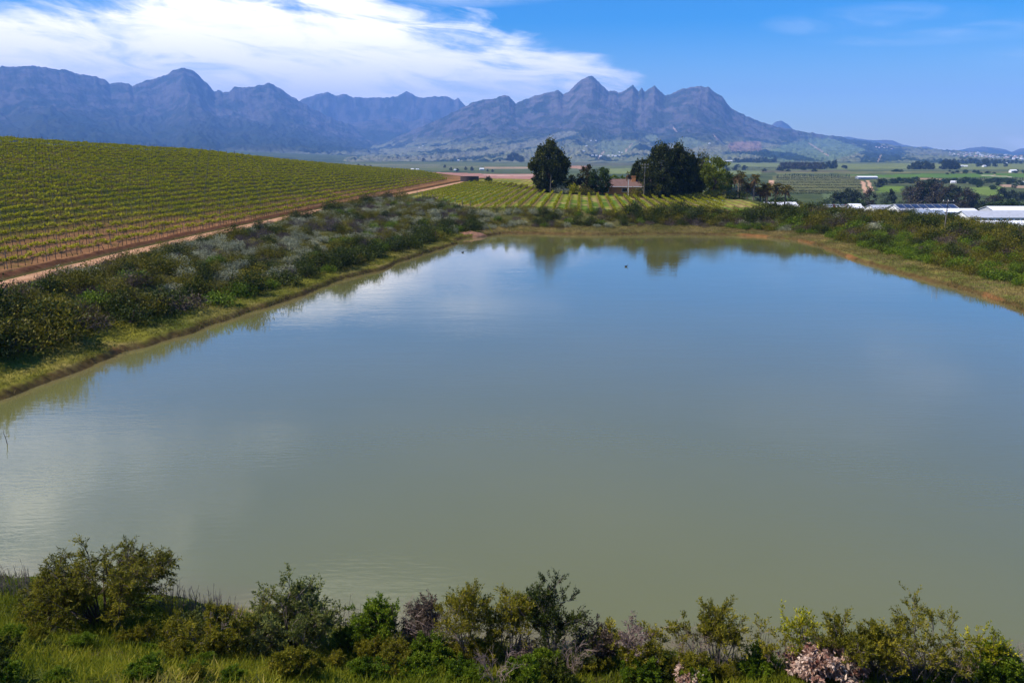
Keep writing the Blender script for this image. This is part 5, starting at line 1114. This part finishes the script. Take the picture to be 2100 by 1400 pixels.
for px, py, hp in [(1045, 332, 14), (1053, 331, 16), (1061, 332, 14), (1069, 333, 12), (1012, 332, 5), (1025, 332, 5), (938, 352, 6), (1000, 352, 4), (1010, 353, 5), (735, 343, 6), (748, 343, 5), (760, 344, 5), (700, 340, 5), (836, 330, 7), (868, 331, 6), (672, 341, 4), (912, 344, 5), (925, 350, 6), (955, 349, 6), (968, 350, 7)]: far_tree('dark', px, py, hp, hp * 1.15, 'on the plain left of the tall tree')
for i in range(26): far_tree('dark', rng.uniform(1440, 1740), rng.uniform(343, 352), rng.uniform(4, 7), rng.uniform(6, 12), 'among scattered bushes right of the conifer')
for i in range(24): far_tree(rng.choice(['dark', 'green']), rng.uniform(1800, 2100), rng.uniform(352, 358), rng.uniform(3, 5), rng.uniform(5, 10), 'scattered below the two dark clumps')
for i in range(22): far_tree('green', 1815 + i * 13 + rng.uniform(-4, 4), 376 + rng.uniform(-3, 3), rng.uniform(8, 12), rng.uniform(14, 20), 'in the hedge line behind the big grove')
for i in range(9): far_tree('green', rng.uniform(1985, 2095), rng.uniform(378, 396), rng.uniform(6, 10), rng.uniform(9, 14), 'on the fields right of the big grove')
# orchard rows and the line of young conifers: beyond counting
def rows(name, lst, mat, label):
    b = MB()
    for px0, px1, py, hp, dens in lst:
        a = ground_at(px0, py, 300); e = ground_at(px1, py, 300); n = int((px1 - px0) * dens); f = rng.uniform(0, 1, n); X = a[0] + (e[0] - a[0]) * f; Y = a[1] + (e[1] - a[1]) * f; Z = terrain(X, Y); d = (a - CP) @ F_; hh = hp * d / FOC
        P = np.stack([X + rng.normal(size=n) * .6, Y + rng.normal(size=n) * .35, Z + rng.uniform(0, .8, n) * hh], 1); b.leaves(P, unit(n) + [0, 0, .6], rng.uniform(.6, 1.2, n) * hh * .42, rng.uniform(.6, 1.2, n) * hh * .24, rng.uniform(.2, .8, n), 0, rng)
    tag(b.obj(name, [mat]), label, 'orchard', None, 'stuff')
rows('orchard_rows', [(1592 + rng.uniform(-4, 4), 1766, py, 3.0 + (py - 365) * .05, 8) for py in (367, 371, 376, 381, 387, 393, 398)] + [(1450, 1600, 345.5, 2.5, 6), (1445, 1580, 349, 2.5, 6)], m_far, 'dark green orchard rows on the plain right of the palms')
def conifers(x0, x1, py, hp, step):
    b = MB()
    for px in np.arange(x0, x1, step):
        p = ground_at(px + rng.uniform(-1, 1), py, 300); d = (p - CP) @ F_; hh = hp * d / FOC * rng.uniform(.75, 1.15); n = 26; f = rng.uniform(.08, 1, n); P = p + np.stack([rng.normal(size=n) * .16 * hh * (1.05 - f), rng.normal(size=n) * .16 * hh * (1.05 - f), f * hh * .9], 1)
        b.leaves(P, unit(n) + [0, 0, .8], hh * .25, hh * .13, rng.uniform(.2, .8, n), 0, rng)
    return b
tag(conifers(1592, 1745, 366, 8, 4.5).obj('young_conifers', [m_far]), 'line of small conifers along the top of the orchard rows', 'conifers', None, 'stuff')
tag(conifers(1980, 2110, 371, 7, 4.8).obj('young_conifers', [m_far]), 'line of small conifers on the plain below the farmhouse', 'conifers', None, 'stuff')
# ------------------------------------------------------------------ small houses: farms of the plain and the town on the hill
def house_mesh(wall, roof):
    b = MB(); b.box((-6, -4, -3), (6, 4, 3.4), 0); b.add([(-6.4, -4.4, 3.4), (6.4, -4.4, 3.4), (6.4, 4.4, 3.4), (-6.4, 4.4, 3.4), (-6.4, 0, 6), (6.4, 0, 6)], [(0, 1, 5, 4), (2, 3, 4, 5)], 1); b.add([(-6.2, -4, 3.4), (-6.2, 4, 3.4), (-6.2, 0, 5.8), (6.2, -4, 3.4), (6.2, 4, 3.4), (6.2, 0, 5.8)], [(0, 2, 1), (3, 4, 5)], 0)
    for x0 in (-4, 0, 3.6): b.box((x0 - .7, -4.05, 1), (x0 + .7, -4.01, 2.4), 2)
    return b.mesh('house', [wall, roof, m_glass])
m_terra = flat_mat('terracotta_roof', (.36, .17, .12), .8, .15, .5)
HM = {'white house with pale roof': house_mesh(m_wallw, m_roofw), 'white house with terracotta roof': house_mesh(m_wallw, m_terra), 'grey-roofed white house': house_mesh(m_wallw, m_roofg)}
from mathutils.bvhtree import BVHTree
mo = [o for o in bpy.data.objects if o.name.startswith('mountain_range')]
bv = []
for o in mo: me = o.data; bv.append(BVHTree.FromPolygons([v.co[:] for v in me.vertices], [p.vertices[:] for p in me.polygons])) if o.name == 'mountain_range.003' else None
def on_hill(px, py):
    d = Vector(ray(px, py)); h = bv[0].ray_cast(Vector(CP), d.normalized(), 20000); return h[0]
def small_house(px, py, kind, where, s=1.0, hill=True, cat='house', name='small_house', group='small houses in the distance'):
    p = on_hill(px, py) if hill else Vector(ground_at(px, py, 500))
    if p is None: return
    o = link(name, HM[kind], None, p, rng.uniform(-.5, .5), s); put(o, kind, where, cat, group)
kn = list(HM)
n = 0
while n < 75:
    px = rng.uniform(1945, 2098); py = np.interp(px, [1945, 2000, 2060, 2100], [314, 315, 319, 322]) + rng.uniform(-2, 7)
    small_house(px, py, kn[rng.choice(3, p=[.3, .5, .2])], 'in the hillside town, ' + ('its left end' if px < 1990 else 'its middle' if px < 2045 else 'its right end'), rng.uniform(.7, 1.4)); n += 1
for px, py in [(1797, 302), (1803, 303), (1808, 301), (1814, 304), (1819, 303), (1829, 306)]: small_house(px, py, kn[1], 'in the hamlet above the dark wooded slope', 1.3)
for px, py in [(1215, 320), (1223, 320), (1232, 321), (1248, 320), (1256, 320), (1262, 321), (1270, 320)]: small_house(px, py, kn[0], 'in the row below the highest right peak', 1.0)
for px, py in [(1203, 300), (1212, 289), (1222, 289), (1197, 311), (1270, 313), (1276, 314), (1455, 295), (1418, 320), (1428, 321), (940, 330), (860, 303), (867, 300)]: small_house(px, py, kn[0], 'alone on the range\'s lower slope', .9)
for px, py, s in [(988, 349, 1.2), (934, 350, .8), (1088, 342, 1.0), (846, 349, .9), (856, 349, .8), (2018, 342.5, 1.3), (2077, 354, 1.4), (1973, 342, 1.2), (1955, 376, .8), (1981, 342, 1.0), (2093, 377, .8), (2063, 336, 1.2)]: small_house(px, py, kn[0], 'alone on the plain, ' + ('left of tall tree' if px < 1200 else 'below the town'), s * .72, False, name='farm_house')
shed('greenhouse', 1760, 1800, 367, 1150, 12, 2.6, 1.5, m_roofb, m_roofw, 'pale glasshouse standing at the head of the orange tracks')
shed('greenhouse', 1405, 1440, 330, 2900, 14, 5, 2, m_roofb, m_roofw, 'long pale greenhouse on the plain left of the conifer')
shed('greenhouse', 1456, 1502, 332, 2850, 14, 4, 2, m_roofb, m_roofw, 'long pale greenhouse on the plain right of the conifer')
# ------------------------------------------------------------------ coots on the water
def coot(px, py, rz, lab):
    p = at_z(px, py, 0); o = link('coot', None, None, (p[0], p[1], 0.0), rz)
    b = MB(); st = [(-.26, .10, .012, .015), (-.20, .085, .05, .04), (-.08, .07, .095, .085), (.05, .07, .10, .09), (.14, .09, .07, .07), (.18, .15, .042, .045), (.20, .22, .036, .038), (.225, .26, .042, .045), (.26, .265, .034, .036), (.29, .255, .012, .012)]
    n = 12; a_ = np.arange(n) * 2 * pi / n; V = np.concatenate([np.stack([np.full(n, x) - np.sin(a_) * 0, np.cos(a_) * ry, z + np.sin(a_) * rz_], 1) for x, z, ry, rz_ in st])
    j = np.arange(n); j2 = (j + 1) % n; b.add(V, np.concatenate([np.stack([k * n + j, k * n + j2, (k + 1) * n + j2, (k + 1) * n + j], 1) for k in range(len(st) - 1)])); b.add(V, [list(range(n))[::-1], [len(V) - n + q_ for q_ in range(n)]])
    b.obj('body', [flat_mat('black_feather', (.012, .012, .014), .6)], o, smooth=True)
    b = MB(); b.tube([(.285, 0, .255), (.315, 0, .245), (.34, 0, .238)], [.014, .011, .004], 6); b.obj('beak', [m_white], o); tag(o, lab, 'bird', 'coots on the pond')
coot(949, 518, .3, 'black waterbird swimming near the left bank\'s grassy point'); coot(1284, 547, .1, 'black waterbird alone in open water right of the tree reflections')
# ------------------------------------------------------------------ earth mound and bits at the pond's far corner
b = MB(); p = at_z(958, 486, 0)
for px, py, w, h in ((950, 487, 2.6, 1.0), (966, 486, 3.2, 1.1), (985, 483, 2.2, .8)):
    c = at_z(px, py, 0); nth, nph = 22, 9; th = np.linspace(0, 2 * pi, nth, endpoint=False); ph = np.linspace(0, 1, nph); TH, PH = np.meshgrid(th, ph); r = w * (1 - PH ** 1.4) * (.8 + .45 * vnoise(TH * 2 + px, PH * 3, 5)); z = h * (1 - (1 - PH) ** 1.6) * (.8 + .4 * vnoise(TH * 3, PH * 4 + px, 6)) - .25
    V = np.stack([c[0] + np.cos(TH) * r, c[1] + 1.2 + np.sin(TH) * r * .7, z], -1); ff = []
    for i in range(nph - 1):
        for j in range(nth): ff.append((i * nth + j, i * nth + (j + 1) % nth, (i + 1) * nth + (j + 1) % nth, (i + 1) * nth + j))
    b.add(V.reshape(-1, 3), ff)
m_earth = flat_mat('red_earth', (.20, .10, .055), .95, .5, 1.6); tag(b.obj('earth_mound', [m_earth], smooth=True), kind='structure')
b = MB(); p = at_z(1008, 482, 0); b.tube([(p[0] + .5, p[1] + .2, -.2), (p[0] - .1, p[1] + .6, .9), (p[0] - .6, p[1] + .9, 1.7)], [.05, .06, .05], 6); tag(b.obj('marker_stake', [m_vine]), 'short yellow leaning stake at the far corner of the pond', 'stake')
# ------------------------------------------------------------------ labels that tell one plant from the next
from collections import defaultdict
zones = defaultdict(list)
for r in REG: zones[(r[1], r[2])].append(r)
for (desc, where), L_ in zones.items():
    L_.sort(key=lambda r: r[3])
    for k, r in enumerate(L_):
        if len(L_) == 1: lab = f'{desc} {where}'
        elif k < len(ORD): lab = f'{desc} {where}, {ORD[k]} from left'
        else: lab = f'{desc} {where}, among the rightmost'
        r[0]['label'] = lab
# ------------------------------------------------------------------ haze
hz = MB(); hz.box((-19500, -19500, -32), (19500, 19500, 1420))
mh = bpy.data.materials.new('haze'); mh.use_nodes = True; mh.node_tree.nodes.clear(); q = NG(mh.node_tree)
pv = q.n('ShaderNodeVolumePrincipled'); ho = q.n('ShaderNodeOutputMaterial'); mh.node_tree.links.new(pv.outputs[0], ho.inputs['Volume'])
pv.inputs['Color'].default_value = (.22, .455, 1.0, 1); pv.inputs['Density'].default_value = 7.9e-5; pv.inputs['Anisotropy'].default_value = 0.0
tag(hz.obj('haze', [mh]), kind='stuff')
